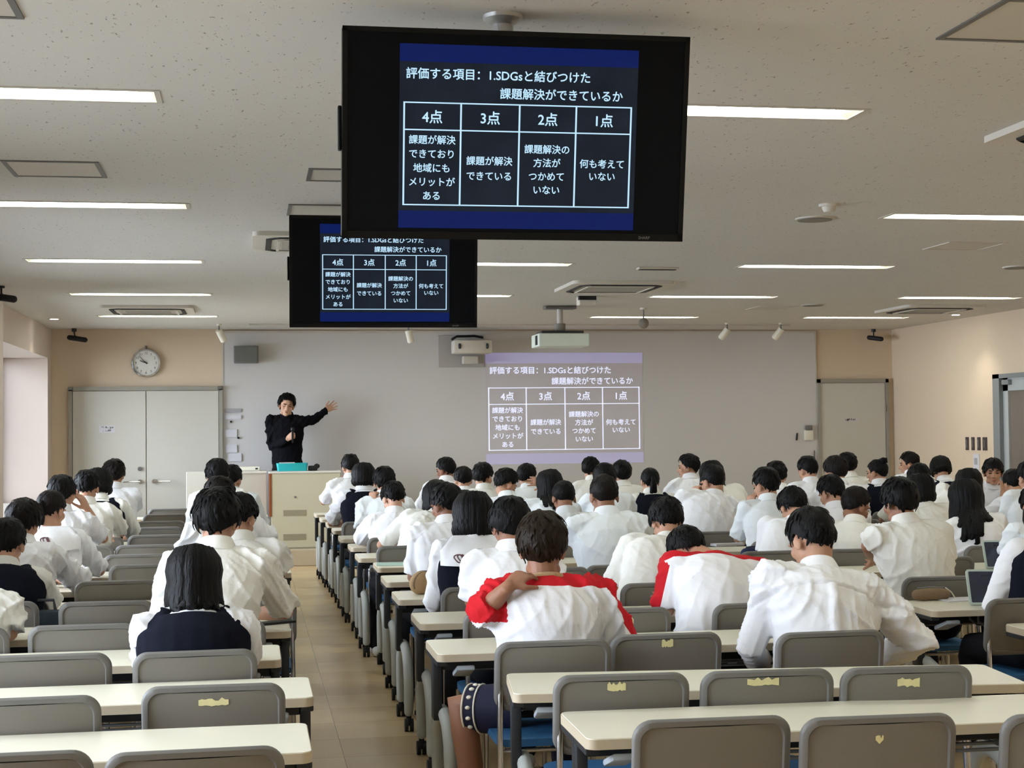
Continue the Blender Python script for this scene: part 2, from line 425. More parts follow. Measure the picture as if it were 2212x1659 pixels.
fr = MB(); fr.box2((-0.03, hw - 0.16, 0), (0.15, hw, DTOP)); fr.box2((-0.03, -hw, 0), (0.15, -hw + 0.16, DTOP)); fr.box2((-0.03, -hw, DTOP - 0.05), (0.15, hw, DTOP)); fr.build('frame', M_GREYSTEEL, d, smooth=0)
fr = MB(); fr.box2((0.02, hw - 0.28, 0), (0.08, hw - 0.16, DTOP - 0.05)); fr.box2((0.02, -hw + 0.16, 0), (0.08, -hw + 0.28, DTOP - 0.05)); fr.box2((0.02, -hw + .16, DTOP - 0.2), (0.08, hw - .16, DTOP - 0.05)); p = fr.build('panel', M_PALEALU, d, smooth=0)
MB().box2((0.04, -hw + 0.27, 0), (0.07, hw - 0.27, DTOP - 0.19)).build('pane', mat('dark_taupe_door', (118, 108, 98), 0.5), d, smooth=0)
MB().box((-0.0, hw - 0.30, DTOP - 0.10), (0.06, 0.16, 0.06), bevel=0.008).build('door_closer', M_GREYSTEEL, p)

# ------------------------------------------------------------------ ceiling lamps
M_LAMP = emit('lamp_tube_glow', (247, 252, 242), LAMP)
M_REFL = mat('lamp_reflector_white', (236, 232, 214), 0.35, var=0.01)
def strip_light(x, y, label):
    t = thing('strip_light', label, 'ceiling light', (x, y, CEIL), 0, 'recessed strip lights')
    fr = MB(); o = 0.018; hx, hy = LL / 2, LW / 2
    for a, b_ in (((-hx - o, -hy - o), (hx + o, -hy + 0.004)), ((-hx - o, hy - 0.004), (hx + o, hy + o)), ((-hx - o, -hy), (-hx + 0.004, hy)), ((hx - 0.004, -hy), (hx + o, hy))):
        fr.box2((*a, -0.004), (*b_, 0.0))
    fr.build('frame', M_TRIM, t, smooth=0)
    h = MB(); D = 0.055; ix = hx - 0.11
    top = [(-ix, -hy, D), (ix, -hy, D), (ix, hy, D), (-ix, hy, D)]; bot = [(-hx, -hy, 0), (hx, -hy, 0), (hx, hy, 0), (-hx, hy, 0)]
    h.add(top + bot, [(0, 3, 2, 1), (4, 5, 1, 0), (5, 6, 2, 1), (6, 7, 3, 2), (7, 4, 0, 3)])
    h.build('reflector', M_REFL, t, smooth=0)
    l = MB()
    for sy in (-0.047, 0.047): l.cyl((0, sy, D - 0.027), 0.021, 2 * ix + 0.05, 'X', n=10)
    l.box((0, 0, D - 0.012), (2 * ix - 0.01, 2 * hy - 0.012, 0.004))
    l.build('lamp_tube', M_LAMP, t, smooth=60)
    return t
NX = ['window-side', 'second-from-window', 'third-from-window', 'door-side']
for i, x in enumerate(LIGHT_X):
    for j, y in enumerate(LIGHT_Y):
        xx = x
        where = 'row over the camera or behind' if y < 5 else '%s row of ceiling lights counted from the front wall' % ORD[7 - j]
        strip_light(xx, y, 'lit recessed strip light, %s column, %s' % (NX[i], where) if y > 5 else 'lit recessed strip light, %s column, %s' % (NX[i], 'just behind the camera' if y < 1 else 'nearly over the camera'))

# ------------------------------------------------------------------ ceiling fittings
def hatch(x0, x1, y0, y1, label, m_frame=M_FRAMEGREY):
    t = thing('access_hatch', label, 'ceiling hatch', ((x0 + x1) / 2, (y0 + y1) / 2, CEIL)); w, h = (x1 - x0) / 2, (y1 - y0) / 2; g = 0.022
    fr = MB()
    for a, b_ in (((-w, -h), (w, -h + g)), ((-w, h - g), (w, h)), ((-w, -h + g), (-w + g, h - g)), ((w - g, -h + g), (w, h - g))): fr.box2((*a, -0.006), (*b_, 0))
    fr.build('frame', m_frame, t, smooth=0)
    MB().box2((-w + g, -h + g, -0.003), (w - g, h - g, 0)).build('panel', M_TRIM, t, smooth=0)
hatch(-1.18, -0.72, 7.69, 8.15, 'square grey framed access hatch between the two nearest lights at far left')
hatch(0.30, 0.76, 7.76, 8.14, 'small framed ceiling hatch just left of the near hanging television')
hatch(0.23, 0.75, 9.0, 9.45, 'framed ceiling hatch directly above the far hanging television')
hatch(2.33, 2.83, 4.42, 4.92, 'grey framed access hatch in the upper right corner of the view')
hatch(-1.16, -0.70, 4.6, 5.05, 'grey framed access hatch at the upper left corner of the view')
hatch(5.0, 5.46, 10.4, 10.85, 'white framed ceiling hatch near the right wall, above a round speaker', M_TRIM)
hatch(5.5, 5.96, 16.1, 16.55, 'white ceiling hatch near the front, beside the mirrored ball', M_TRIM)
M_AC = mat('white_air_conditioner', (205, 199, 188), 0.5, var=0.02)
M_SLOT = mat('black_vent_slot', (20, 20, 20), 0.6)
def aircon(x, y, label):
    t = thing('air_conditioner', label, 'air conditioner', (x, y, CEIL), 0, 'ceiling cassette air conditioners')
    MB().prism(rrect(0.95, 0.95, 0.06), -0.03, 0).build('panel', M_AC, t, smooth=40)
    s = MB()
    for k in range(4):
        a = math.pi / 2 * k; c_, s_ = math.cos(a), math.sin(a)
        pts = [(-0.36, 0.33), (-0.30, 0.385), (0.30, 0.385), (0.36, 0.33), (0.335, 0.31), (0.29, 0.345), (-0.29, 0.345), (-0.335, 0.31)]
        s.prism([(px * c_ - py * s_, px * s_ + py * c_) for px, py in pts], -0.038, -0.029)
    s.build('outlet_slot', M_SLOT, t, smooth=0)
    g = MB(); g.prism(rrect(0.54, 0.54, 0.03), -0.036, -0.029)
    for k in range(12): g.box((0, -0.22 + 0.04 * k, -0.038), (0.46, 0.012, 0.006))
    g.build('intake_grille', mat('grille_grey', (172, 166, 156), 0.6) if 'grille_grey' not in MATS else MATS['grille_grey'], t, smooth=0)
    f = MB()
    for k in range(4):
        a = math.pi / 2 * k; f.box((-math.sin(a) * 0.30, math.cos(a) * 0.30, -0.043), (0.58 if k % 2 == 0 else 0.02, 0.02 if k % 2 == 0 else 0.58, 0.006))
    f.build('louver', M_AC, t, smooth=0)
aircon(-1.05, 16.7, 'cassette air conditioner between the window-side lights near the front wall')
aircon(0.50, 10.7, 'cassette air conditioner partly behind the far hanging television')
aircon(3.33, 13.85, 'cassette air conditioner above the hanging projector')
aircon(7.58, 16.3, 'cassette air conditioner by the right wall near the front')
aircon(3.82, 6.15, 'cassette air conditioner at the right edge of the view')
M_GRILL = mat('speaker_grille_grey', (128, 122, 112), 0.6, bump=0.4, bscale=400)
for x, y, lb in ((3.56, 9.3, 'round ceiling speaker to the right of the near television'), (6.38, 12.0, 'round ceiling speaker near the right edge by the right wall'), (6.05, 15.9, 'round ceiling speaker above the right end of the board')):
    t = thing('ceiling_speaker', lb, 'speaker', (x, y, CEIL), 0, 'round ceiling speakers')
    MB().cyl((0, 0, -0.005), 0.125, 0.01, n=28).build('rim', M_TRIM, t); MB().cyl((0, 0, -0.008), 0.11, 0.012, n=28).build('grille', M_GRILL, t)
t = thing('smoke_detector', 'small domed smoke detector beside the round speaker, right of near television', 'smoke detector', (3.42, 8.7, CEIL))
MB().cyl((0, 0, -0.008), 0.06, 0.016).build('base', M_AC, t); MB().lathe((0, 0, -0.05), [(0.012, 0), (0.03, 0.002), (0.04, 0.02), (0.045, 0.036)]).build('sensor_head', M_AC, t)
t = thing('ceiling_vent', 'narrow black slot vent between two lit strip lights', 'vent', (3.33, 12.28, CEIL))
MB().box((0, 0, -0.008), (0.34, 0.10, 0.016), bevel=0.004).build('frame', M_AC, t, smooth=0); MB().box((0, 0.01, -0.014), (0.31, 0.06, 0.012)).build('slot', M_SLOT, t, smooth=0)
t = thing('ceiling_sensor', 'small white box with black top on the ceiling above the projector', 'sensor', (3.33, 15.02, CEIL))
MB().box((0, 0, -0.045), (0.17, 0.14, 0.09), bevel=0.008).build('body', M_AC, t, smooth=0); MB().box((0, -0.05, -0.02), (0.174, 0.06, 0.04)).build('cap', M_SLOT, t, smooth=0)
t = thing('mirror_ball', 'grey round globe hanging in front of a strip light', 'ceiling globe', (4.28, 16.4, CEIL))
MB().cyl((0, 0, -0.01), 0.04, 0.02).build('base', M_AC, t); MB().cyl((0, 0, -0.07), 0.008, 0.12).build('stem', M_FRAMEGREY, t); MB().ell((0, 0, -0.17), (0.058, 0.058, 0.06)).build('globe', M_GRILL, t)
# spotlights by the front wall
M_SPOT = mat('white_spotlight', (226, 222, 206), 0.4)
for x, y, rx, ry, lb in ((-0.36, 19.0, 25, -25, 'white cylinder spotlight above the left end of the board, by the clock'), (1.95, 19.0, 12, -14, 'white cylinder spotlight below the far television'),
                         (5.97, 18.7, 25, 32, 'white spotlight above the right end of the board, left one of a pair'), (6.68, 18.7, 25, 32, 'white spotlight above the right end of the board, right one of a pair')):
    t = thing('spotlight', lb, 'spotlight', (x, y, CEIL), 0, 'spotlights along the board')
    MB().cyl((0, 0, -0.01), 0.03, 0.02).build('base', M_SPOT, t); MB().cyl((0, 0, -0.055), 0.008, 0.09).build('stem', M_FRAMEGREY, t)
    R = Matrix.Rotation(math.radians(rx), 3, 'X') @ Matrix.Rotation(math.radians(ry), 3, 'Y')
    h = MB().cyl((0, 0, -0.06), 0.042, 0.15).cyl((0, 0, -0.138), 0.034, 0.012); h.map(lambda p: np.array(R) @ p + np.array([0, 0, -0.09])); h.build('lamp_head', M_SPOT, t)
tr = MB().box2((0.0, 18.95, CEIL - 0.02), (6.9, 18.99, CEIL)).build('lighting_rail', M_TRIM, smooth=0); tag(tr, 'thin white lighting rail along the ceiling before the front wall', 'rail')
# downlights that wash the side walls
for x, y, lb in ((8.36, 17.25, 'recessed downlight washing the right wall beside the grey doorway'), (-2.2, 18.2, 'recessed downlight washing the wall above the window recess')):
    t = thing('downlight', lb, 'ceiling light', (x, y, CEIL), 0, 'wall washing downlights')
    MB().lathe((0, 0, 0), [(0.075, 0), (0.075, -0.006), (0.055, -0.006), (0.05, 0.0)]).build('rim', M_TRIM, t)
    MB().cyl((0, 0, -0.004), 0.045, 0.004).build('lamp', M_LAMP, t)
    sl = bpy.data.lights.new('downlight_beam', 'SPOT'); sl.energy = 17 if x > 0 else 7; sl.spot_size = math.radians(95); sl.spot_blend = 0.8; sl.color = (1.0, 0.93, 0.82); sl.shadow_soft_size = 0.04
    so = bpy.data.objects.new('downlight_beam', sl); COL.objects.link(so); so.parent = t; so.location = (0, 0, -0.02)
# security cameras
for x, y, z, rz, lb in ((-2.16, 19.86, 2.86, 0.5, 'black bullet camera high in the corner above the double door'), (8.42, 19.86, 2.86, -0.4, 'black bullet camera high on the wall above the right door'), (-2.17, 14.2, 2.88, 0.2, 'black bullet camera on top of the pillar at the left edge')):
    t = thing('security_camera', lb, 'camera', (x, y, z), rz, 'black security cameras')
    MB().cyl((0, 0.0, 0.05), 0.03, 0.04).build('mount', M_POST, t); MB().tube([(0, 0, 0.03), (0, -0.02, -0.02), (0.02, -0.05, -0.05)], 0.009, n=8).build('arm', M_POST, t)
    MB().tube([(-0.06, 0.0, -0.045), (0.10, -0.10, -0.075)], 0.032, n=14).build('body', M_RUBBER, t)
# wall clock, ten to ten-ish as in the photograph
t = thing('wall_clock', 'round silver wall clock above the double door', 'clock', (-1.29, FRONT, 2.50))
R = lambda p: np.array([p[0], -p[2], p[1]])
MB().lathe((0, 0, 0), [(0.175, 0), (0.182, 0.02), (0.178, 0.045), (0.163, 0.05), (0.155, 0.035)], n=36).map(R).build('case', M_CHROME, t)
MB().cyl((0, 0, 0.03), 0.157, 0.012, n=36).map(R).build('face', mat('clock_face_white', (218, 216, 208), 0.5), t, smooth=0)
for k in range(12):
    cu = bpy.data.curves.new('numeral', 'FONT'); cu.body = str(k if k else 12); cu.size = 0.042; cu.align_x = 'CENTER'; cu.align_y = 'CENTER'
    o = bpy.data.objects.new('numeral', cu); COL.objects.link(o); bpy.context.view_layer.update()
    me = bpy.data.meshes.new_from_object(o.evaluated_get(bpy.context.evaluated_depsgraph_get())); bpy.data.objects.remove(o)
    a = math.radians(90 - 30 * k); me.transform(Matrix.Translation((0.125 * math.cos(a), -0.0375, 0.125 * math.sin(a))) @ Matrix.Rotation(math.pi / 2, 4, 'X'))
    me.materials.clear(); link('numeral', me, M_SLOT, t)
def hand_(ang, ln, w, zz):
    a = math.radians(90 - ang); d_ = np.array([math.cos(a), math.sin(a)]); n_ = np.array([-d_[1], d_[0]]); q = [-d_ * 0.02 + n_ * w, -d_ * 0.02 - n_ * w, d_ * ln - n_ * w * .6, d_ * ln + n_ * w * .6]
    return MB().prism([tuple(v) for v in q], zz, zz + 0.003).map(R)
hand_(292, 0.085, 0.006, 0.040).build('hour_hand', M_SLOT, t, smooth=0); hand_(316, 0.125, 0.004, 0.044).build('minute_hand', M_SLOT, t, smooth=0)
MB().cyl((0, 0.20, 0.02), 0.014, 0.04, 'Y').map(R).build('hanger', M_FRAMEGREY, t)
# wall speaker on the board
t = thing('wall_speaker', 'grey box loudspeaker high on the left end of the board', 'speaker', (-0.04, FRONT - 0.02, 2.6))
MB().box((0, -0.09, 0), (0.31, 0.16, 0.22), bevel=0.012).build('cabinet', mat('speaker_box_grey', (112, 112, 108), 0.6), t); MB().box((0, -0.174, 0), (0.28, 0.01, 0.19), bevel=0.004).build('grille', mat('speaker_cloth_grey', (104, 105, 100), 0.8, bump=0.3, bscale=300), t, smooth=0)
# papers and magnets at the left end of the board
M_PAPER = mat('paper_white', (205, 203, 208), 0.8); M_PAPERG = mat('paper_grey', (160, 158, 160), 0.8)
pp = [(503, 887, .21, .05, M_PAPERG, 'narrow grey strip of paper, uppermost on the left end of the board'), (503, 901, .21, .055, M_PAPER, 'white strip of paper below the grey strip on the board'), (499, 936, .15, .10, M_PAPER, 'small white notice held by a magnet on the board'),
      (500, 969, .14, .10, M_PAPER, 'small white notice above the lowest one on the board'), (508, 988, .16, .10, M_PAPER, 'lowest white notice on the left end of the board')]
for px, py, w, h, m_, lb in pp:
    p_ = at_y(px, py, FRONT - 0.024); o = MB().prism(rrect(w, h, 0.006, 2), 0, 0.012).map(R).build('notice', m_, None, loc=(p_[0], FRONT - 0.022, p_[2]), smooth=0); tag(o, lb, 'paper', 'notices on the board')
for px, py, lb in ((499, 911, 'small black magnet under the strips of paper on the board'), (515, 946, 'small black magnet beside a white notice on the board')):
    p_ = at_y(px, py, FRONT - 0.03); o = MB().cyl((0, 0, 0), 0.014, 0.02, 'Y').build('magnet', M_RUBBER, None, loc=(p_[0], FRONT - 0.032, p_[2])); tag(o, lb, 'magnet', 'black magnets')
# small name plates on the doors (print too small to read)
def plate(px, py, w, h, rows, lb):
    p_ = at_y(px, py, FRONT - 0.05); t = thing('door_sign', lb, 'sign', (p_[0], FRONT - 0.046, p_[2]))
    MB().box((0, -0.001, 0), (w, 0.002, h)).build('plate', M_PAPER, t, smooth=0); k = MB(); q = random.Random(px)
    for r_ in range(rows):
        z = h / 2 - h * (r_ + 0.5) / rows; n = int(w / 0.028) - (2 if r_ else 0)
        for i in range(n):
            x = (i - (n - 1) / 2) * 0.026
            for _ in range(3): k.box((x + q.uniform(-.008, .008), -0.003, z + q.uniform(-.01, .01)), (q.choice((.004, .018)), 0.002, q.choice((.018, .004))))
    k.build('lettering', M_FRAMEGREY, t, smooth=0)
plate(231, 927, 0.19, 0.09, 2, 'small printed sign on the left leaf of the double door'); plate(1839, 907, 0.2, 0.035, 1, 'small printed sign on the single door at right')
# intercom by the right door, switches on the right wall
t = thing('intercom', 'white wall intercom beside the single door', 'intercom', (7.50, FRONT - 0.02, 1.49))
MB().box((0, -0.025, 0), (0.12, 0.05, 0.14), bevel=0.01).build('body', M_SPOT, t); MB().box((0.0, -0.04, 0.10), (0.09, 0.05, 0.07), bevel=0.008).build('handset', M_FRAMEGREY, t)
o = MB().tube([(0, 0, -0.04), (0.01, 0, 0.04)], 0.012, n=10).build('marker_pen', M_RUBBER, None, loc=(7.33, FRONT - 0.035, 1.47)); tag(o, 'black marker pen clinging to the board beside the intercom', 'pen')
o = MB().box((0, 0, 0), (0.012, 0.012, 0.32)).build('pointer', M_FRAMEGREY, None, loc=(7.58, FRONT - 0.04, 1.12), smooth=0); tag(o, 'thin grey pointer standing against the board edge by the single door', 'pointer')
M_SW = mat('switch_brown', (70, 58, 58), 0.5)
for k in range(4):
    t = thing('light_switch', 'brown upright wall switch, %s from the front corner on the right wall' % ORD[k + 1], 'switch', (XR, 17.78 - 0.155 * k, 1.375), 0, 'wall switches')
    MB().box((-0.006, 0, 0), (0.012, 0.075 + (0.03 if k == 3 else 0), 0.16), bevel=0.004).build('plate', M_SW, t, smooth=0); MB().box((-0.014, 0, 0), (0.008, 0.03, 0.10), bevel=0.002).build('rocker', M_FRAMEGREY, t, smooth=0)
t = thing('wall_notice', 'pale paper notice on the right wall below the switches', 'paper', (XR - 0.004, 17.55, 1.10)); MB().box((0, 0, 0), (0.004, 0.16, 0.3)).build('sheet', M_PAPER, t, smooth=0); MB().box((-0.003, 0.01, 0.06), (0.003, 0.08, 0.08)).box((-0.003, -0.01, -0.06), (0.003, 0.10, 0.04)).build('print', M_PAPERG, t, smooth=0)

# ------------------------------------------------------------------ lettering of the slide
def text_mesh(body, size, x, y, align='CENTER', bold=0.016):
    """flat lettering mesh, centre height at y, in slide units"""
    cu = bpy.data.curves.new('lettering', 'FONT'); cu.body = body; cu.size = size; cu.align_x = align; cu.resolution_u = 3
    o = bpy.data.objects.new('lettering', cu); COL.objects.link(o); bpy.context.view_layer.update()
    me = bpy.data.meshes.new_from_object(o.evaluated_get(bpy.context.evaluated_depsgraph_get())); bpy.data.objects.remove(o)
    vs = []; fs = []; n = len(me.vertices); e = bold * size
    for i, (dx, dy) in enumerate(((0, 0), (e, 0), (-e, 0), (0, e), (0, -e))):      # a thicker chalk stroke
        vs += [(v.co.x + x + dx, v.co.y + y - size * 0.38 + dy, 0.00004 * i) for v in me.vertices]; fs += [tuple(k + i * n for k in p.vertices) for p in me.polygons]
    bpy.data.meshes.remove(me); return vs, fs
LINES = [('評価する項目：1.SDGsと結びつけた', .025, .157, .0482, 'LEFT'), ('課題解決ができているか', .415, .255, .0475, 'LEFT')]
for x, s_ in ((.137, '4点'), (.377, '3点'), (.62, '2点'), (.857, '1点')): LINES.append((s_, x, .39, .057, 'CENTER'))
for x, ys, ss in ((.137, (.515, .592, .669, .745, .821), ('課題が解決', 'できており', '地域にも', 'メリットが', 'ある')), (.377, (.625, .708), ('課題が解決', 'できている')),
                  (.62, (.555, .63, .705, .78), ('課題解決の', '方法が', 'つかめて', 'いない')), (.857, (.63, .70), ('何も考えて', 'いない'))):
    for y, s_ in zip(ys, ss): LINES.append((s_, x, y, .039, 'CENTER'))
def slide(parent, w, h, fn, mats):
    """slide w x h facing -Y around the parent's screen centre; fn lifts a flat point to its place"""
    def put(mb, dz): return mb.map(lambda p: fn(p[0], p[1], dz + p[2]))
    put(MB().add([(0, 0, 0), (w, 0, 0), (w, -h, 0), (0, -h, 0)], [(0, 3, 2, 1)]), 0.001).build('slide_ground', mats[0], parent, smooth=0)
    for y0, y1 in ((0, .095), (.905, 1)):
        put(MB().add([(0, -y0 * h, 0), (w, -y0 * h, 0), (w, -y1 * h, 0), (0, -y1 * h, 0)], [(0, 3, 2, 1)]), 0.0016).build('slide_band', mats[1], parent, smooth=0)
    g = MB(); q = 0.0035
    def ln(x0, y0, x1, y1): g.add([((x0 - q) * w, -(y0 - q) * h, 0), ((x1 + q) * w, -(y0 - q) * h, 0), ((x1 + q) * w, -(y1 + q) * h, 0), ((x0 - q) * w, -(y1 + q) * h, 0)], [(0, 3, 2, 1)])
    for y in (.315, .462, .872): ln(.02, y, .975, y)
    for x in (.02, .255, .5, .74, .975): ln(x, .315, x, .872)
    put(g, 0.002).build('slide_table_rule', mats[2], parent, smooth=0)
    for s_, x, y, sz, al in LINES:
        vs, fs = text_mesh(s_, sz * w, x * w, -y * h, al); put(MB().add(vs, fs), 0.0024).build('slide_lettering', mats[2], parent, smooth=0)
def chalk_mat(name, base, strength):
    m = emit(name, base, strength); nt = m.node_tree; N = nt.nodes; L = nt.links; b_ = N['Principled BSDF']
    tc = N.new('ShaderNodeTexCoord'); no = N.new('ShaderNodeTexNoise'); no.inputs['Scale'].default_value = 9; no.inputs['Detail'].default_value = 5
    L.new(tc.outputs['Object'], no.inputs['Vector']); mx = N.new('ShaderNodeMix'); mx.data_type = 'RGBA'
    c = lin(base); mx.inputs[6].default_value = tuple(v * .45 for v in c) + (1,); mx.inputs[7].default_value = tuple(v * 1.7 for v in c) + (1,)
    L.new(no.outputs['Fac'], mx.inputs[0]); L.new(mx.outputs[2], b_.inputs['Emission Color']); return m
TVM = [chalk_mat('slide_blackboard', (24, 32, 44), 0.45), emit('slide_blue', (4, 26, 92), 0.5), emit('slide_chalk_white', (190, 228, 255), 0.62)]
M_BEZEL = mat('tv_bezel_black', (9, 11, 13), 0.4, var=0.03, spec=0.2)
M_SCREEN = mat('tv_dark_screen', (4, 8, 15), 0.5, var=0.02, spec=0.12)
M_POLE = mat('silver_pole', (190, 190, 188), 0.35, metal=0.6)
def television(cx, cy, zc, tilt, label, ceil_gap):
    t = thing('television', label, 'television', (cx, cy, zc), 0, 'televisions hung from the ceiling')
    c_, s_ = math.cos(tilt), math.sin(tilt)
    def fn(x, y, d): return np.array([x, -d * c_ - y * s_ - 0.03 * 0, y * c_ - d * s_])     # plane tilted so that it looks down to the seats
    W_, H_ = 1.11, 0.655
    def bx(lo, hi, bev=0): return MB().box2(lo, hi, bevel=bev).map(lambda p: fn(p[0], p[2], -p[1]))
    bx((-W_ / 2, 0.002, -H_ / 2), (W_ / 2, 0.055, H_ / 2), 0.008).build('housing', M_BEZEL, t, smooth=0)
    e = 0.016; fr = MB()
    for lo, hi in (((-W_ / 2, -H_ / 2), (W_ / 2, -H_ / 2 + e * 1.5)), ((-W_ / 2, H_ / 2 - e), (W_ / 2, H_ / 2)), ((-W_ / 2, -H_ / 2), (-W_ / 2 + e, H_ / 2)), ((W_ / 2 - e, -H_ / 2), (W_ / 2, H_ / 2))):
        fr.box2((lo[0], -0.006, lo[1]), (hi[0], 0.004, hi[1]))
    bz = fr.map(lambda p: fn(p[0], p[2], -p[1])).build('bezel', M_BEZEL, t, smooth=0)
    vs, fs = text_mesh('SHARP', 0.013, W_ / 2 - 0.13, -H_ / 2 + e * .75); MB().add(vs, fs).map(lambda p: fn(p[0], p[1], 0.0068 + p[2])).build('maker_lettering', M_WIRE, bz, smooth=0)
    sc = bx((-W_ / 2 + e, -0.001, -H_ / 2 + e), (W_ / 2 - e, 0.003, H_ / 2 - e)).build('screen', M_SCREEN, t, smooth=0)
    sw, sh = 0.765, 0.572; ox, oy = -W_ / 2 + 0.178, H_ / 2 - 0.048
    slide(sc, sw, sh, lambda x, y, d: fn(x + ox, y + oy, d + 0.001), TVM)
    bk = MB().box((0, 0.10, 0.05), (0.35, 0.09, 0.3), bevel=0.01); bk.build('mount_bracket', M_POST, t, smooth=0)
    MB().cyl((-0.035, 0.045, (ceil_gap + 0.0) / 2), 0.033, ceil_gap, n=20).build('pole', M_POLE, t)
    MB().lathe((-0.035, 0.045, ceil_gap), [(0.034, -0.03), (0.05, -0.022), (0.064, -0.012), (0.066, 0)], n=28).build('ceiling_flange', M_POLE, t)
    sp = MB().box((-W_ / 2 - 0.006, 0.03, 0.02), (0.012, 0.03, 0.14), bevel=0.004); sp.build('side_handle', M_BEZEL, t, smooth=0)
    return t
p_ = (at_y(740, 60, 4.72) + at_y(1498, 85, 4.72) + at_y(1470, 515, 4.86) + at_y(733, 510, 4.86)) / 4
television(p_[0], 4.79, p_[2], math.radians(11), 'large hanging television nearest the camera, showing the whole scoring slide', CEIL - p_[2])
p_ = (at_y(625, 470, 9.0) + at_y(1031, 472, 9.0) + at_y(1029, 704, 9.1) + at_y(627, 703, 9.1)) / 4
television(p_[0], 9.05, p_[2], math.radians(6), 'farther hanging television, partly covered by the nearer one', CEIL - p_[2])
# slide on the board: projector light imitated by faintly glowing sheets and lettering
PRM = []
def projection_glow(name, base, e_rgb, e):
    m = mat(name, base, 0.5, var=0.01); b_ = m.node_tree.nodes['Principled BSDF']; b_.inputs['Emission Color'].default_value = lin(e_rgb) + (1,); b_.inputs['Emission Strength'].default_value = e; return m  # glow of the material stands in for the projector beam
PRM = [projection_glow('projection_glow_grey', (196, 192, 192), (110, 100, 120), 0.10), projection_glow('projection_glow_lilac', (200, 196, 202), (120, 115, 190), 0.22), projection_glow('projection_glow_white', (206, 206, 210), (215, 222, 255), 0.46)]
t = thing('glowing_slide', 'pale glowing sheet imitating the projected scoring slide on the board', 'projection', (3.06, FRONT - 0.022, 2.62))
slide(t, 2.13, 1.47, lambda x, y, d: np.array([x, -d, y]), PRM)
# hanging projector
t = thing('projector', 'white projector hanging from the ceiling in front of the board', 'projector', (3.3, 16.2, CEIL))
MB().box((0, 0, -0.02), (0.34, 0.16, 0.03), bevel=0.006).build('ceiling_plate', M_FRAMEGREY, t, smooth=0)
MB().cyl((0, 0, -0.12), 0.032, 0.2).build('pole', M_TRIM, t); MB().cyl((0, 0, -0.235), 0.06, 0.09).build('swivel', M_GRILL, t)
MB().box((0, 0, -0.288), (0.46, 0.30, 0.03), bevel=0.008).build('top_tray', M_POST, t)
bd = MB().box((0, 0, -0.375), (0.55, 0.44, 0.14), bevel=0.012).build('body', mat('projector_white', (206, 214, 202), 0.45), t, smooth=0)
v = MB()
for k in range(6): v.box((-0.277, -0.14 + 0.02 * k, -0.375), (0.006, 0.010, 0.10))
v.build('side_vent', M_POST, bd, smooth=0); MB().cyl((0.12, 0.225, -0.375), 0.045, 0.03, 'Y').build('lens', M_RUBBER, bd)
# short-throw unit and its plate on the board
t = thing('short_throw_projector', 'white wall-mounted unit with two dark oval slots beside the projection', 'projector', (2.84, FRONT - 0.02, 2.62))
MB().box((-0.10, -0.01, 0.02), (0.60, 0.02, 0.42), bevel=0.004).build('wall_plate', mat('mount_plate_grey', (172, 168, 164), 0.5), t, smooth=0)
bd = MB().box((0, -0.30, 0.06), (0.50, 0.30, 0.17), bevel=0.02).build('body', M_AC, t)
for sx in (-0.18, 0.18): MB().tube([(sx, -0.452, 0.045), (sx, -0.452, 0.085)], 0.017, n=10).build('foot_slot', M_POST, bd)
MB().box((0, -0.13, 0.03), (0.10, 0.24, 0.07)).build('arm', M_FRAMEGREY, t, smooth=0); MB().tube([(-0.24, -0.2, 0.17), (-0.18, -0.2, 0.205), (0.05, -0.22, 0.21), (0.15, -0.22, 0.19)], 0.016, n=8).build('cable', M_RUBBER, t)
MB().box((0, -0.14, -0.10), (0.20, 0.14, 0.10), bevel=0.01).build('lower_bracket', M_TRIM, t, smooth=0)
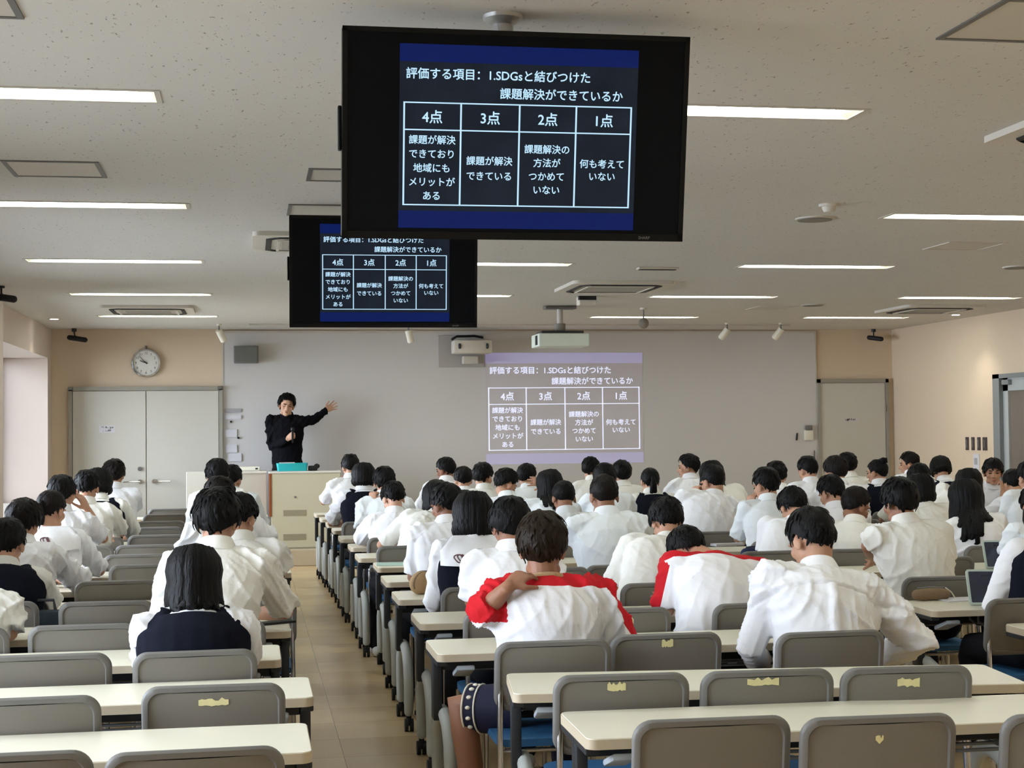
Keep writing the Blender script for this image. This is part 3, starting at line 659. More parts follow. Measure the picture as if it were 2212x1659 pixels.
# ================================================================== tables
TABLE_W, TABLE_D, TABLE_H = 1.8, 0.45, 0.70
def make_table(label):
    t = thing('folding_table', label, 'table', (0, 0, 0), 0, 'cream folding tables on casters')
    MB().prism(rrect(TABLE_W - 0.006, TABLE_D - 0.006, 0.03), 0.672, 0.70).build('tabletop', M_TOP, t, smooth=40)
    o_, i_ = rrect(TABLE_W, TABLE_D, 0.033), rrect(TABLE_W - 0.012, TABLE_D - 0.012, 0.028); n = len(o_); e = MB()
    vs = [(x, y, z) for x, y in o_ for z in (0.668, 0.697)] + [(x, y, z) for x, y in i_ for z in (0.668, 0.697)]; fs = []
    for k in range(n):
        a, b_ = 2 * k, 2 * ((k + 1) % n); c, d_ = 2 * n + a, 2 * n + b_
        fs += [(a, b_, b_ + 1, a + 1), (c, c + 1, d_ + 1, d_), (a + 1, b_ + 1, d_ + 1, c + 1), (a, c, d_, b_)]
    e.add(vs, fs).build('edge_band', M_EDGE, t, smooth=40)
    for sx in (-1, 1):
        x = sx * 0.878
        MB().box2((x - 0.018, -0.04, 0.40), (x + 0.018, 0.04, 0.655), bevel=0.006).build('leg_post', M_POST, t)
        MB().box2((x - 0.022, -0.20, 0.648), (x + 0.022, 0.20, 0.668), bevel=0.004).build('top_rail', M_POST, t, smooth=0)
        f = MB(); xo = sx * 0.85
        f.tube([(xo, -0.215, 0.10), (xo, -0.222, 0.24), (xo, -0.20, 0.335), (xo, -0.13, 0.40), (xo, -0.04, 0.425), (xo, 0.04, 0.425), (xo, 0.13, 0.40), (xo, 0.20, 0.335), (xo, 0.222, 0.24), (xo, 0.215, 0.10)],
               [(0.024, 0.03), (0.026, 0.034), (0.027, 0.036), (0.027, 0.034), (0.027, 0.03), (0.027, 0.03), (0.027, 0.034), (0.027, 0.036), (0.026, 0.034), (0.024, 0.03)], side=(1, 0, 0), n=12)
        ft = f.build('foot', M_FOOT, t, smooth=60)
        for sy in (-1, 1):
            c = MB(); c.cyl((xo - 0.014, sy * 0.225, 0.034), 0.034, 0.018, 'X', n=18); c.cyl((xo + 0.014, sy * 0.225, 0.034), 0.034, 0.018, 'X', n=18); c.cyl((xo, sy * 0.215, 0.06), 0.014, 0.06, n=10); c.box((xo, sy * 0.222, 0.058), (0.012, 0.05, 0.03))
            c.build('caster', M_RUBBER, ft)
        b_ = MB().box((sx * 0.78, -0.12, 0.615), (0.075, 0.15, 0.022), rot=Matrix.Rotation(math.radians(-18), 3, 'X'), bevel=0.008); b_.build('release_bracket', M_BRACKET, t)
    MB().box2((-0.862, -0.02, 0.605), (0.862, 0.02, 0.645), bevel=0.006).build('beam', M_POST, t, smooth=0)
    s = MB()
    for y in (-0.13, -0.04, 0.05, 0.14): s.tube([(-0.62, y, 0.662), (-0.62, y, 0.63), (-0.58, y, 0.600), (0.58, y, 0.600), (0.62, y, 0.63), (0.62, y, 0.662)], 0.006, n=6)
    for x in (-0.45, 0.0, 0.45): s.tube([(x, -0.14, 0.597), (x, 0.15, 0.597)], 0.005, n=6)
    s.build('book_rack', M_WIRE, t, smooth=60)
    return t
TABLE0 = None
def table(x_left, y_near, rz, label):
    """x_left, y_near: the near left corner of the top"""
    global TABLE0
    c, s = math.cos(rz), math.sin(rz); loc = (x_left + c * TABLE_W / 2 - s * TABLE_D / 2, y_near + s * TABLE_W / 2 + c * TABLE_D / 2, 0)
    if TABLE0 is None: TABLE0 = make_table(label); TABLE0.location = loc; TABLE0.rotation_euler = (0, 0, rz); return TABLE0
    return dup(TABLE0, loc, rz, label)
L_ROWS = [(.17, 4.39), (.21, 5.29), (.12, 6.19), (.18, 7.07), (.17, 8.14), (.22, 9.15), (.26, 9.98), (.20, 10.85), (.18, 11.8), (.2, 12.8), (.2, 13.8), (.18, 14.8), (.2, 15.7), (.19, 16.7)]
R_ROWS = [(.96, 4.39), (.88, 5.20), (.74, 6.18), (.78, 7.18), (.78, 8.23), (.80, 9.2), (.83, 10.18), (.76, 11.0), (.77, 12.0), (.75, 13.0), (.75, 14.1), (.74, 15.05), (.72, 16.0), (.70, 16.9)]
T_ROWS = [(3.36, 6.07), (3.27, 7.05), (3.2, 8.1), (3.2, 9.0), (3.2, 9.85), (3.2, 10.8), (3.2, 11.9), (3.22, 12.9), (3.24, 13.9), (3.24, 14.9), (3.24, 15.9), (3.25, 16.8)]
Q_ROWS = [(5.75, 12.0), (5.78, 13.0), (5.8, 14.0), (5.85, 15.0), (5.85, 15.9), (5.9, 16.8)]
for i, (x, y) in enumerate(L_ROWS): table(x - TABLE_W, y, 0, 'cream-topped folding table, %s row of the block left of the aisle' % ORD[i + 1])
for i, (x, y) in enumerate(R_ROWS): table(x, y, math.radians(-6.5) if i == 1 else (math.radians(-1.0) if i == 0 else 0), 'cream-topped folding table, %s row of the block right of the aisle' % ORD[i + 1])
for i, (x, y) in enumerate(T_ROWS): table(x, y, 0, 'cream-topped folding table, %s row of the third block, behind the second aisle' % ORD[i + 1])
for i, (x, y) in enumerate(Q_ROWS): table(x, y, 0, 'cream-topped folding table, %s row of the short block beside the right wall' % ORD[i + 1])

# ================================================================== chairs
CH_W, CH_TOP = 0.447, 0.81
def make_chair(label):
    t = thing('stacking_chair', label, 'chair', (0, 0, 0), 0, 'grey stacking chairs with blue seats')
    hb = 0.262; zc = CH_TOP - hb / 2
    def bend(p):   # panel laid out as x, z(height about centre), y(depth); curve and lean it
        x, z, y = p[0], p[1], p[2]
        return np.array([x, -0.22 + y + 0.35 * x * x - 0.14 * z, zc + z])
    n = 7; rings = []
    for w, h, r, d in ((CH_W - 0.05, hb - 0.05, 0.045, 0.016), (CH_W - 0.01, hb - 0.01, 0.052, 0.014), (CH_W, hb, 0.055, 0.004), (CH_W, hb, 0.055, -0.004), (CH_W - 0.012, hb - 0.012, 0.052, -0.012), (CH_W - 0.04, hb - 0.04, 0.042, -0.012), (CH_W - 0.05, hb - 0.05, 0.040, -0.004)):
        rings.append([(x, y, d) for x, y in rrect(w, h, r, n)])
    m_ = len(rings[0]); vs = [p for r in rings for p in r]; fs = []
    for i in range(len(rings) - 1):
        for j in range(m_): fs.append((i * m_ + j, i * m_ + (j + 1) % m_, (i + 1) * m_ + (j + 1) % m_, (i + 1) * m_ + j))
    rim = MB().add(vs, fs)
    inner = MB()
    # recessed back sheet as a grid so that it follows the curve
    gx = np.linspace(-(CH_W - 0.046) / 2, (CH_W - 0.046) / 2, 13); gz = np.linspace(-(hb - 0.046) / 2, (hb - 0.046) / 2, 5)
    for side, d in ((0, -0.005), (1, 0.0165)):
        inner.add([(x, z, d) for x in gx for z in gz], [((i * 5 + j), ((i + 1) * 5 + j), ((i + 1) * 5 + j + 1), (i * 5 + j + 1)) if side == 0 else ((i * 5 + j), (i * 5 + j + 1), ((i + 1) * 5 + j + 1), ((i + 1) * 5 + j)) for i in range(12) for j in range(4)])
    bk = inner.map(bend).build('backrest', M_SHELL, t, smooth=50)
    rim.map(bend).build('back_rim', M_RIM, bk, smooth=50)
    st = MB().prism(rrect(0.42, 0.42, 0.06), 0.415, 0.445); st.map(lambda p: np.array([p[0], p[1] + 0.0, p[2] - 0.10 * p[0] * p[0] * (1 if p[2] > 0.43 else 0)])); st.build('seat', M_SEAT, t, smooth=40)
    for sx in (-1, 1):
        g = MB().tube([(sx * 0.205, -0.235, 0.012), (sx * 0.205, -0.215, 0.42), (sx * 0.20, -0.195, 0.66)], 0.0115, n=10).build('leg', M_CHROME, t, smooth=60)
        MB().cyl((sx * 0.205, -0.236, 0.012), 0.016, 0.024, n=12).build('foot_cap', M_RUBBER, g)
        g = MB().tube([(sx * 0.205, 0.205, 0.012), (sx * 0.20, 0.19, 0.40), (sx * 0.195, 0.15, 0.412), (sx * 0.195, -0.20, 0.412)], 0.0115, n=10).build('leg', M_CHROME, t, smooth=60)
        MB().cyl((sx * 0.205, 0.206, 0.012), 0.016, 0.024, n=12).build('foot_cap', M_RUBBER, g)
    MB().tube([(-0.2, -0.20, 0.40), (0.2, -0.20, 0.40)], 0.009, n=8).build('cross_bar', M_CHROME, t, smooth=60)
    return t
CHAIR0 = None
def rows_at(x):
    return [y for _, y in (L_ROWS if x < .3 else R_ROWS if x < 2.9 else T_ROWS if x < 5.45 else Q_ROWS)]
def clear_of_tables(x, y):
    for n in rows_at(x):
        if n - .035 < y < n + .225: return n - .035
        if n + .225 <= y < n + .462: return n + .462
    return y
def chair(x, yback, rz, label, tape=None, snap=True):
    """yback: where the middle of the backrest stands"""
    global CHAIR0
    yback = clear_of_tables(x, yback) if snap else yback; loc = (x - math.sin(rz) * 0.22, yback + 0.22 * math.cos(rz), 0)
    if CHAIR0 is None: CHAIR0 = make_chair(label); c = CHAIR0; c.location = loc; c.rotation_euler = (0, 0, rz)
    else: c = dup(CHAIR0, loc, rz, label)
    if tape:
        tx, tz, tw, th, seed = tape; q = random.Random(seed); k = 9
        top = [(tx - tw / 2 + tw * i / k, tz + th / 2 + q.uniform(-.35, .15) * th) for i in range(k + 1)]; bot = [(tx + tw / 2 - tw * i / k, tz - th / 2 + q.uniform(-.12, .12) * th) for i in range(k + 1)]
        if seed % 5 == 0: bot = [(tx + tw / 2, tz), (tx, tz - th / 2), (tx - tw / 2, tz)]
        def place(p): return np.array([p[0], -0.22 - 0.0062 + p[2] + 0.35 * p[0] * p[0] - 0.14 * p[1], CH_TOP - 0.131 + p[1]])
        bk = [o for o in c.children if o.name.startswith('backrest')][0]
        TAPES.append((MB().prism(bot + top[::1][::-1] if False else bot[::-1] + top[::-1], -0.0012, 0.0).map(place), bk))
    return c
TAPES = []
chair_at = chair
def chair(x, depth, rz, label, tape=None, snap=True): return chair_at(x, y_of(x, depth), rz, label, tape, snap)
L_BACK = [3.85, 4.72, 5.5, 6.27, 7.26, 8.14, 9.04, 9.9, 10.9, 11.9, 12.9, 14.0, 14.9, 16.1]
chair(-.14, 3.885, 0.02, 'nearest grey chair left of the aisle, at the bottom edge')
chair(-.615, 3.86, 0, 'nearest grey chair cut by the lower left corner, middle seat of first left row')
chair(-.116, 4.87, -.02, 'grey chair with a long torn cream tape strip, second row left of the aisle', (0.0, 0.078, .093, .024, 3))
chair(-.674, 4.64, 0.02, 'empty grey chair cut by the left edge, second row left of the aisle')
chair(-.722, 5.58, 0, 'empty grey chair cut by the left edge, beside the vest girl with long hair')
EMPTY_X = {3: (-.69, 6.4), 4: (-.674, 7.33), 5: (-.714, 8.22), 6: (-.624, 9.14), 7: (-.731, 9.97), 8: (-.731, 11.0), 9: (-.726, 12.1), 10: (-.79, 13.1), 11: (-.80, 14.0), 12: (-.82, 15.2), 13: (-.84, 16.4)}
for k, (x, dd) in EMPTY_X.items(): chair(x, dd, rnd.uniform(-.04, .04), 'empty grey chair in the middle column of the left block, %s row from the camera' % ORD[k + 1])
chair(1.243, 4.23, -.02, 'plain grey chair at the bottom, left one of the nearest three right of the aisle')
chair(1.696, 4.24, -.03, 'grey chair at the bottom with one small cream tape scrap, middle of the nearest three', (-0.005, 0.065, .022, .022, 5))
chair(2.24, 4.25, -.04, 'grey chair cut by the lower right corner, first row right of the aisle')
chair(1.182, 5.0, -.06, 'grey chair with narrow tape piece, left one of three in second row right of aisle', (-0.02, 0.092, .06, .026, 8), snap=False)
chair(1.664, 5.05, -.06, 'grey chair with slanted tape strip, middle of three in second row right of aisle', (-0.02, 0.095, .105, .024, 9), snap=False)
chair(2.129, 5.09, -.08, 'grey chair with mid-size tape strip, right one of three in second row', (-0.0, 0.080, .075, .027, 11), snap=False)
chair(1.583, 5.97, 0, 'empty grey chair with a small tape mark between two boys, third row right of aisle', (0.0, 0.095, .045, .03, 12))
chair(1.618, 6.76, 0, 'empty grey chair with a short tape piece, fourth row, behind the red-shouldered boy', (0.02, 0.075, .055, .028, 13))
chair(1.556, 7.66, 0, 'empty grey chair, fifth row of the right block, beside the boy with head bowed')
chair(1.705, 8.66, 0, 'empty grey chair, sixth row of the right block')
chair(3.60, 8.18, 0, 'empty grey chair behind the tan pouch and its table') if False else None
chair(4.10, 9.3, 0, 'empty grey chair in the third block, behind the tilted tablets')
chair(4.0, 6.3, .05, 'empty grey chair in the third block at the right edge') if False else None

# ================================================================== lectern, desk and what stands on them
M_LECT = mat('lectern_laminate', (190, 185, 160), 0.45, var=0.02); M_LECT2 = mat('desk_panel_pale', (208, 206, 196), 0.45, var=0.02); M_WOOD = mat('brown_wood_edge', (128, 66, 26), 0.5, var=0.15, stretch=(8, 8, 1)); M_REC = mat('lectern_recess', (142, 134, 112), 0.6)
lx0, lx1, ly = at_y(582, 1015, 18.72)[0], at_y(735, 1015, 18.72)[0], 18.72
t = thing('lectern', 'pale lectern with brown wooden edge and slotted front', 'lectern', ((lx0 + lx1) / 2, ly, 0.2)); lw = (lx1 - lx0) / 2; LT = at_y(640, 1018, ly)[2] - 0.2
bd = MB(); bd.box2((-lw + 0.02, 0, 0), (lw, 0.42, LT - 0.025), bevel=0.004); bd.build('cabinet', M_LECT, t, smooth=0)
MB().box2((-lw - 0.01, -0.012, LT - 0.025), (lw + 0.01, 0.44, LT), bevel=0.006).build('top', M_LECT2, t, smooth=0)
MB().box2((-lw - 0.005, -0.008, LT * .42), (-lw + 0.024, 0.43, LT - 0.025), bevel=0.004).build('wood_edge', M_WOOD, t, smooth=0)
MB().box2((-lw + 0.02, -0.004, 0), (lw, 0.01, 0.02)).build('plinth', M_REC, t, smooth=0)
for py in (1108, 1160):
    z = at_y(636, py, ly)[2] - 0.2; x0 = at_y(612, py, ly)[0] - (lx0 + lx1) / 2; x1 = at_y(661, py, ly)[0] - (lx0 + lx1) / 2; s = MB(); s.box2((x0, -0.004, z - 0.035), (x1, 0.004, z + 0.035)); s.build('vent_slot', M_REC, t, smooth=0)
MB().cyl((lw * -0.28, -0.004, LT - 0.31), 0.012, 0.01, 'Y').build('keyhole', M_FRAMEGREY, t)
dx0, dx1 = at_y(402, 1020, 18.9)[0], at_y(576, 1020, 18.9)[0]
t = thing('teacher_desk', 'pale panelled equipment desk to the left of the lectern', 'desk', ((dx0 + dx1) / 2, 18.9, 0.2)); dw = (dx1 - dx0) / 2; DT = at_y(500, 1018, 18.9)[2] - 0.2
MB().box2((-dw, 0, 0), (-dw * .34, 0.6, DT), bevel=0.006).build('side_cabinet', M_LECT2, t, smooth=0); MB().box2((-dw * .34 + 0.004, 0.02, 0), (dw, 0.6, DT - 0.03), bevel=0.004).build('front_panel', mat('desk_panel_grey', (188, 184, 172), 0.45), t, smooth=0); MB().box2((-dw * .34, 0.0, DT - 0.03), (dw, 0.62, DT), bevel=0.004).build('top', M_LECT2, t, smooth=0)
# teal tray
tx0, tx1 = at_y(597, 1003, 18.9)[0], at_y(665, 1003, 18.9)[0]; TW = (tx1 - tx0); zt = LT + 0.2
t = thing('tray', 'turquoise plastic tray of papers on the lectern', 'tray', ((tx0 + tx1) / 2, 18.95, zt)); M_TEAL = mat('turquoise_plastic', (38, 168, 172), 0.4, var=0.04)
tr = MB(); w, dp, h, k = TW / 2, 0.14, 0.095, 0.006
a = rrect(2 * w - 0.03, 2 * dp - 0.03, 0.02, 4); b_ = rrect(2 * w, 2 * dp, 0.03, 4); c = rrect(2 * w - 0.016, 2 * dp - 0.016, 0.025, 4); d_ = rrect(2 * w - 0.046, 2 * dp - 0.046, 0.015, 4); n = len(a)
tr.add([(x, y, 0) for x, y in a] + [(x, y, h) for x, y in b_] + [(x, y, h) for x, y in c] + [(x, y, 0.008) for x, y in d_], [tuple(range(n - 1, -1, -1))] + [(i * n + j, i * n + (j + 1) % n, (i + 1) * n + (j + 1) % n, (i + 1) * n + j) for i in range(3) for j in range(n)] + [tuple(3 * n + j for j in range(n))])
tr.build('shell', M_TEAL, t, smooth=40)
o = MB().box((0, 0, 0), (TW * .5, 0.2, 0.05), bevel=0.004).build('paper_stack', M_PAPER, None, loc=((tx0 + tx1) / 2 - 0.06, 18.95, zt + 0.078), smooth=0); tag(o, 'stack of white papers in the turquoise tray', 'papers')
M_BLACKP = mat('black_plastic', (16, 16, 18), 0.45)
t = thing('microphone_stand', 'small black device on the lectern beside the turquoise tray', 'device', (tx1 + 0.06, 18.92, zt)); MB().box((0, 0, 0.03), (0.11, 0.12, 0.06), bevel=0.015).build('base', M_BLACKP, t); MB().ell((0.05, 0, 0.055), (0.035, 0.04, 0.03)).build('knob', M_BLACKP, t)
p_ = at_y(538, 1013, 19.0); t = thing('document_box', 'long white flat device on the desk left of the lectern', 'device', (p_[0], 19.1, DT + 0.2)); MB().box((0, 0, 0.025), (0.26, 0.2, 0.05), bevel=0.008).build('case', M_SPOT, t, smooth=0); MB().box((0.09, -0.101, 0.025), (0.03, 0.004, 0.02)).build('button', M_POST, t, smooth=0)
# bottle standing on the floor of the podium, seen between the left block and the lectern
p_ = at_y(576, 1130, 17.3); t = thing('bottle', 'green tea bottle on a table in front of the lectern edge', 'bottle', (0.06, 16.85, TABLE_H)); M_GREEN = mat('green_tea_plastic', (92, 116, 70), 0.25, var=0.08)
MB().lathe((0, 0, 0), [(0.03, 0), (0.033, 0.01), (0.033, 0.13), (0.03, 0.15), (0.014, 0.19), (0.014, 0.2)]).build('body', M_GREEN, t); MB().cyl((0, 0, 0.208), 0.015, 0.02).build('cap', M_SPOT, t)

# ================================================================== small things on the tables
def on_table(px, py): return at_z(px, py, TABLE_H)
M_TAN = mat('tan_canvas', (176, 146, 110), 0.9, var=0.12, scale=30, bump=0.3, bscale=90); M_BROWN = mat('brown_suede', (128, 106, 82), 0.9, var=0.12, scale=30, bump=0.3, bscale=90); M_NAVYC = mat('navy_canvas', (30, 38, 74), 0.8, var=0.15, bump=0.3); M_DKBLUE = mat('blue_pencil_case', (52, 56, 120), 0.7, var=0.2)
def pouch(px, py, L, r, rz, m_, label, lift=0.0):
    p = on_table(px, py); t = thing('pencil_case', label, 'pencil case', (p[0], p[1], TABLE_H), rz, None)
    b_ = MB().tube([(-L / 2, 0, r), (-L * .3, 0, r * 1.02), (0, 0.004, r * 1.06), (L * .3, 0, r), (L / 2, 0, r * .92)], [(r * .8, r * .86), (r, r), (r * 1.02, r * 1.02), (r, r * .98), (r * .72, r * .8)], side=(0, 1, 0), n=14); b_.map(lambda q: np.array([q[0], q[1] + 0.003 * math.sin(60 * q[0]), max(0.0, q[2])])); b_.build('body', m_, t, smooth=70)
    MB().tube([(-L * .46, 0, 2.03 * r), (0, 0.002, 2.13 * r), (L * .46, 0, 2.0 * r)], 0.004, n=6).build('zip', M_WIRE, t, smooth=60)
    MB().tube([(L * .5, 0, r * 1.9), (L * .5 + 0.03, -0.005, r * 1.2), (L * .5 + 0.045, -0.01, r * .4)], 0.004, n=6).build('pull_tab', M_TOP, t, smooth=60)
    return t
pouch(2012, 1297, .17, .032, .12, M_BROWN, 'brown pencil case lying on the table at right, before the tablet')
pouch(1628, 1208, .13, .042, .3, M_NAVYC, 'navy pencil case on the table between two bowed students')
pouch(753, 1139, .13, .03, .2, M_DKBLUE, 'blue-violet pencil case on an aisle table near the lectern')
p = on_table(910, 1283); t = thing('pouch', 'tan round pouch standing on the table by the sailor-collar girl', 'pouch', (p[0], p[1] - .0, TABLE_H), 0.9)
MB().ell((0, 0, 0.062), (0.10, 0.045, 0.064), nu=20, nv=14).build('body', M_TAN, t, smooth=80); MB().tube([(0.095 * math.cos(a), -0.012, 0.062 + 0.058 * math.sin(a)) for a in np.linspace(-.4, math.pi + .4, 14)], 0.005, n=6).build('zip', M_BROWN, t, smooth=60)
M_TABF = mat('tablet_cover_sage', (176, 188, 176), 0.5); M_TABS = mat('tablet_glass', (44, 50, 68), 0.12, var=0.03, spec=0.6)
def tablet(px, py, rz, label, tilt=62):
    p = on_table(px, py); t = thing('tablet', label, 'tablet', (p[0], p[1], TABLE_H), rz, 'tablets propped on the tables')
    R_ = Matrix.Rotation(math.radians(90 - tilt), 3, 'X'); 
    def st(mb): return mb.map(lambda q: np.array(Matrix.Rotation(-math.radians(90 - tilt), 3, 'X')) @ q)
    st(MB().prism(rrect(.26, .19, .014), -0.006, 0.006).map(lambda q: np.array([q[0], q[2], q[1] + .097]))).build('case', M_TABF, t, smooth=40)
    st(MB().prism(rrect(.236, .166, .006), 0.0, 0.0015).map(lambda q: np.array([q[0], -0.0062 - q[2], q[1] + .097]))).build('screen', M_TABS, t, smooth=0)
    MB().add([(-.06, 0.07, .145), (.06, 0.07, .145), (.06, .15, 0), (-.06, .15, 0), (-.06, .066, .145), (.06, .066, .145), (.06, .142, 0), (-.06, .142, 0)], [(0, 3, 2, 1), (4, 5, 6, 7), (0, 1, 5, 4), (2, 3, 7, 6), (0, 4, 7, 3), (1, 2, 6, 5)]).build('stand', M_POST, t, smooth=0)
tablet(2152, 1308, -.25, 'propped tablet beside the brown pencil case, in front of the vest wearer at right edge')
tablet(2175, 1229, -.2, 'propped tablet on the row behind, half hidden by a white sleeve at right edge')
def flat(name, px, py, w, d_, h, rz, m_, label, cat, z=TABLE_H):
    p = on_table(px, py); o = MB().box((0, 0, h / 2), (w, d_, h), bevel=min(.002, h / 3)).build(name, m_, None, loc=(p[0], p[1], z), smooth=0); o.rotation_euler = (0, 0, rz); return tag(o, label, cat)
M_MINT = mat('mint_folder', (176, 206, 196), 0.5); M_YEL = mat('yellow_paper', (236, 232, 178), 0.7); M_DKG = mat('dark_grey_cloth', (58, 60, 64), 0.85, bump=0.3)
flat('folder', 862, 1219, .30, .21, .006, -.1, M_MINT, 'pale mint folder on the table below the aisle chair', 'folder')
flat('notebook', 2070, 1296, .2, .15, .006, .1, M_PAPER, 'white notebook on the table between pencil case and tablet', 'notebook')
flat('notebook', 1652, 1207, .22, .16, .008, .1, M_PAPER, 'white notebook beside the navy pencil case', 'notebook')
flat('book', 1565, 1178, .24, .18, .02, .2, M_PAPER, 'open pale book on the table before the broad-backed boy', 'book')
o = flat('phone_case', 598, 1347, .17, .07, .012, .5, M_BLACKP, 'dark wallet lying on the left aisle table corner', 'wallet')
t = thing('tote_bag', 'dark blue upright file bag on a chair at left, in front of the white shirt', 'bag', (-1.02, 7.9, 0.445)); MB().box((0, 0, .145), (.26, .10, .29), bevel=.02).build('body', mat('slate_blue_canvas', (40, 50, 60), 0.85, var=.1, bump=.2), t); MB().tube([(-.07, 0, .285), (-.06, 0, .34), (.06, 0, .34), (.07, 0, .285)], .008, n=6).build('strap', M_DKG, t, smooth=60)
t = thing('backpack', 'navy bag standing on the floor under the third block table at right', 'bag', (3.7, 6.75, 0)); MB().box((0, 0, .19), (.30, .16, .38), bevel=.055).build('body', M_NAVYC, t, smooth=60); MB().box((0, -.095, .13), (.22, .06, .20), bevel=.025).build('front_pocket', M_DKG, t, smooth=60); MB().tube([(-.05, 0, .375), (0, 0, .41), (.05, 0, .375)], .01, n=8).build('handle', M_DKG, t)
for mb_, bk in TAPES: mb_.build('tape_residue', M_TAPE, bk, smooth=0)
# ================================================================== people
SEATS = []
tmp_scene = bpy.data.scenes.new('build_room')
def unit(v): v = np.array(v, float); return v / (np.linalg.norm(v) + 1e-9)
def fuse(mb, voxel, smooth=3, factor=0.5):
    """one continuous skin over all shapes in mb -> vertices, faces, normals"""
    me = bpy.data.meshes.new('raw'); me.from_pydata(mb.v, [], mb.f); me.update()
    o = bpy.data.objects.new('raw', me); tmp_scene.collection.objects.link(o)
    r = o.modifiers.new('r', 'REMESH'); r.mode = 'VOXEL'; r.voxel_size = voxel
    if smooth: s = o.modifiers.new('s', 'SMOOTH'); s.iterations = smooth; s.factor = factor
    vl = tmp_scene.view_layers[0]; vl.update()
    ev = o.evaluated_get(vl.depsgraph); em = ev.to_mesh()
    n = len(em.vertices); V = np.empty(n * 3); em.vertices.foreach_get('co', V); V = V.reshape(-1, 3)
    Nn = np.empty(n * 3); em.vertex_normals.foreach_get('vector', Nn); Nn = Nn.reshape(-1, 3)
    Fs = [tuple(p.vertices) for p in em.polygons]
    ev.to_mesh_clear(); bpy.data.objects.remove(o); bpy.data.meshes.remove(me)
    return V, Fs, Nn
def mesh_of(name, V, F, base, attr=None):
    me = bpy.data.meshes.new(name); me.from_pydata((V - base).tolist(), [], F); me.update()
    me.polygons.foreach_set('use_smooth', [True] * len(me.polygons))
    if attr is not None:
        a = me.attributes.new('yoke', 'FLOAT', 'POINT'); a.data.foreach_set('value', np.asarray(attr, dtype=np.float32))
    return me
def part(name, mb, m, parent, base, smooth=60):
    mb.map(lambda p: p - base); return mb.build(name, m, parent, smooth=smooth)
def rot(axis, deg): return np.array(Matrix.Rotation(math.radians(deg), 3, axis))

def ik(S, W, l1, l2, pole):
    d = W - S; L = np.linalg.norm(d); Lm = (l1 + l2) * 0.995
    if L > Lm: W = S + d / L * Lm; d = W - S; L = Lm
    u = d / L; a = (l1 * l1 - l2 * l2 + L * L) / (2 * L); h = math.sqrt(max(l1 * l1 - a * a, 0)); p = np.array(pole, float); p = unit(p - u * np.dot(p, u))
    return S + u * a + p * h, W

def hand(mb, W, dirv, palm, side, curl=25, spread=6, k=1.0, thumb=None):
    """palm and five fingers from the wrist W along dirv; palm = direction the palm faces; side=+1: thumb lies towards cross(dirv, palm)"""
    d = unit(dirv); pn = unit(np.array(palm, float) - d * np.dot(palm, d)); lat = np.cross(d, pn) * side
    mb.tube([W - d * 0.02, W + d * 0.02 * k, W + d * 0.055 * k, W + d * 0.088 * k], [(0.026 * k, 0.020 * k), (0.034 * k, 0.017 * k), (0.041 * k, 0.0155 * k), (0.040 * k, 0.013 * k)], side=lat, n=12)
    for i, (off, ln, rr) in enumerate(((0.030, 0.072, 0.0088), (0.010, 0.080, 0.0092), (-0.011, 0.074, 0.0088), (-0.031, 0.058, 0.0078))):
        b = W + d * (0.083 - 0.004 * abs(i - 1)) * k + lat * off * k; a = math.radians(spread * (1.3 - i)); q = unit(d * math.cos(a) + lat * math.sin(a)); pts = [b - q * 0.012, b]; cur = 0.0
        for seg, fr in enumerate((0.45, 0.31, 0.24)):
            cur += math.radians(curl * (0.8 if seg == 0 else 1.0) * (1 + 0.08 * i)); pts.append(pts[-1] + (q * math.cos(cur) + pn * math.sin(cur)) * ln * fr * k)
        mb.tube(pts, [rr * k * 1.06, rr * k * 1.05, rr * k, rr * k * 0.94, rr * k * 0.80], side=lat, n=8)
    b = W + d * 0.022 * k + lat * 0.028 * k; t_ = unit(d * 0.62 + lat * 0.70 + pn * 0.34) if thumb is None else unit(d * thumb[0] + lat * thumb[1] + pn * thumb[2])
    t2 = unit(t_ * 0.75 + d * 0.55 + pn * 0.2)
    mb.tube([b - lat * 0.012, b + t_ * 0.03 * k, b + t_ * 0.03 * k + t2 * 0.028 * k, b + t_ * 0.03 * k + t2 * 0.052 * k], [0.015 * k, 0.0125 * k, 0.0108 * k, 0.0088 * k], n=8)

def head_axes(yaw, pitch, tilt):
    """columns right, forward, up; yaw 0 looks along +Y, positive to the left; pitch positive looks down"""
    return rot('Z', yaw) @ rot('X', -pitch) @ rot('Y', tilt)
def add_head(mb, H, A, k=1.0):
    P = lambda x, y, z: H + A @ np.array([x, y, z]) * k
    E = lambda x, y, z, a, b, c, n=14: mb.ell(P(x, y, z), (a * k, b * k, c * k), A, n, 9)
    E(0, -0.008, 0.028, .074, .092, .086, 20); E(0, 0.026, -0.030, .064, .066, .068); E(0, 0.030, -0.068, .050, .052, .048); E(0, 0.062, -0.094, .026, .022, .020)
    for s in (-1, 1):
        E(s * .036, .058, -.022, .030, .026, .028); E(s * .032, .078, .022, .026, .014, .009); E(s * .048, .020, -.078, .018, .04, .022)
        mb.ell(P(s * .078, -.006, -.012), (.010 * k, .021 * k, .033 * k), A @ rot('Z', -s * 22), 10, 8)
    mb.tube([P(0, .086, .014), P(0, .098, -.008), P(0, .108, -.030)], [.008 * k, .010 * k, .014 * k], n=8); E(.011, .096, -.034, .008, .010, .008); E(-.011, .096, -.034, .008, .010, .008)
    E(0, .084, -.060, .024, .012, .0075); E(0, .082, -.070, .020, .012, .008)
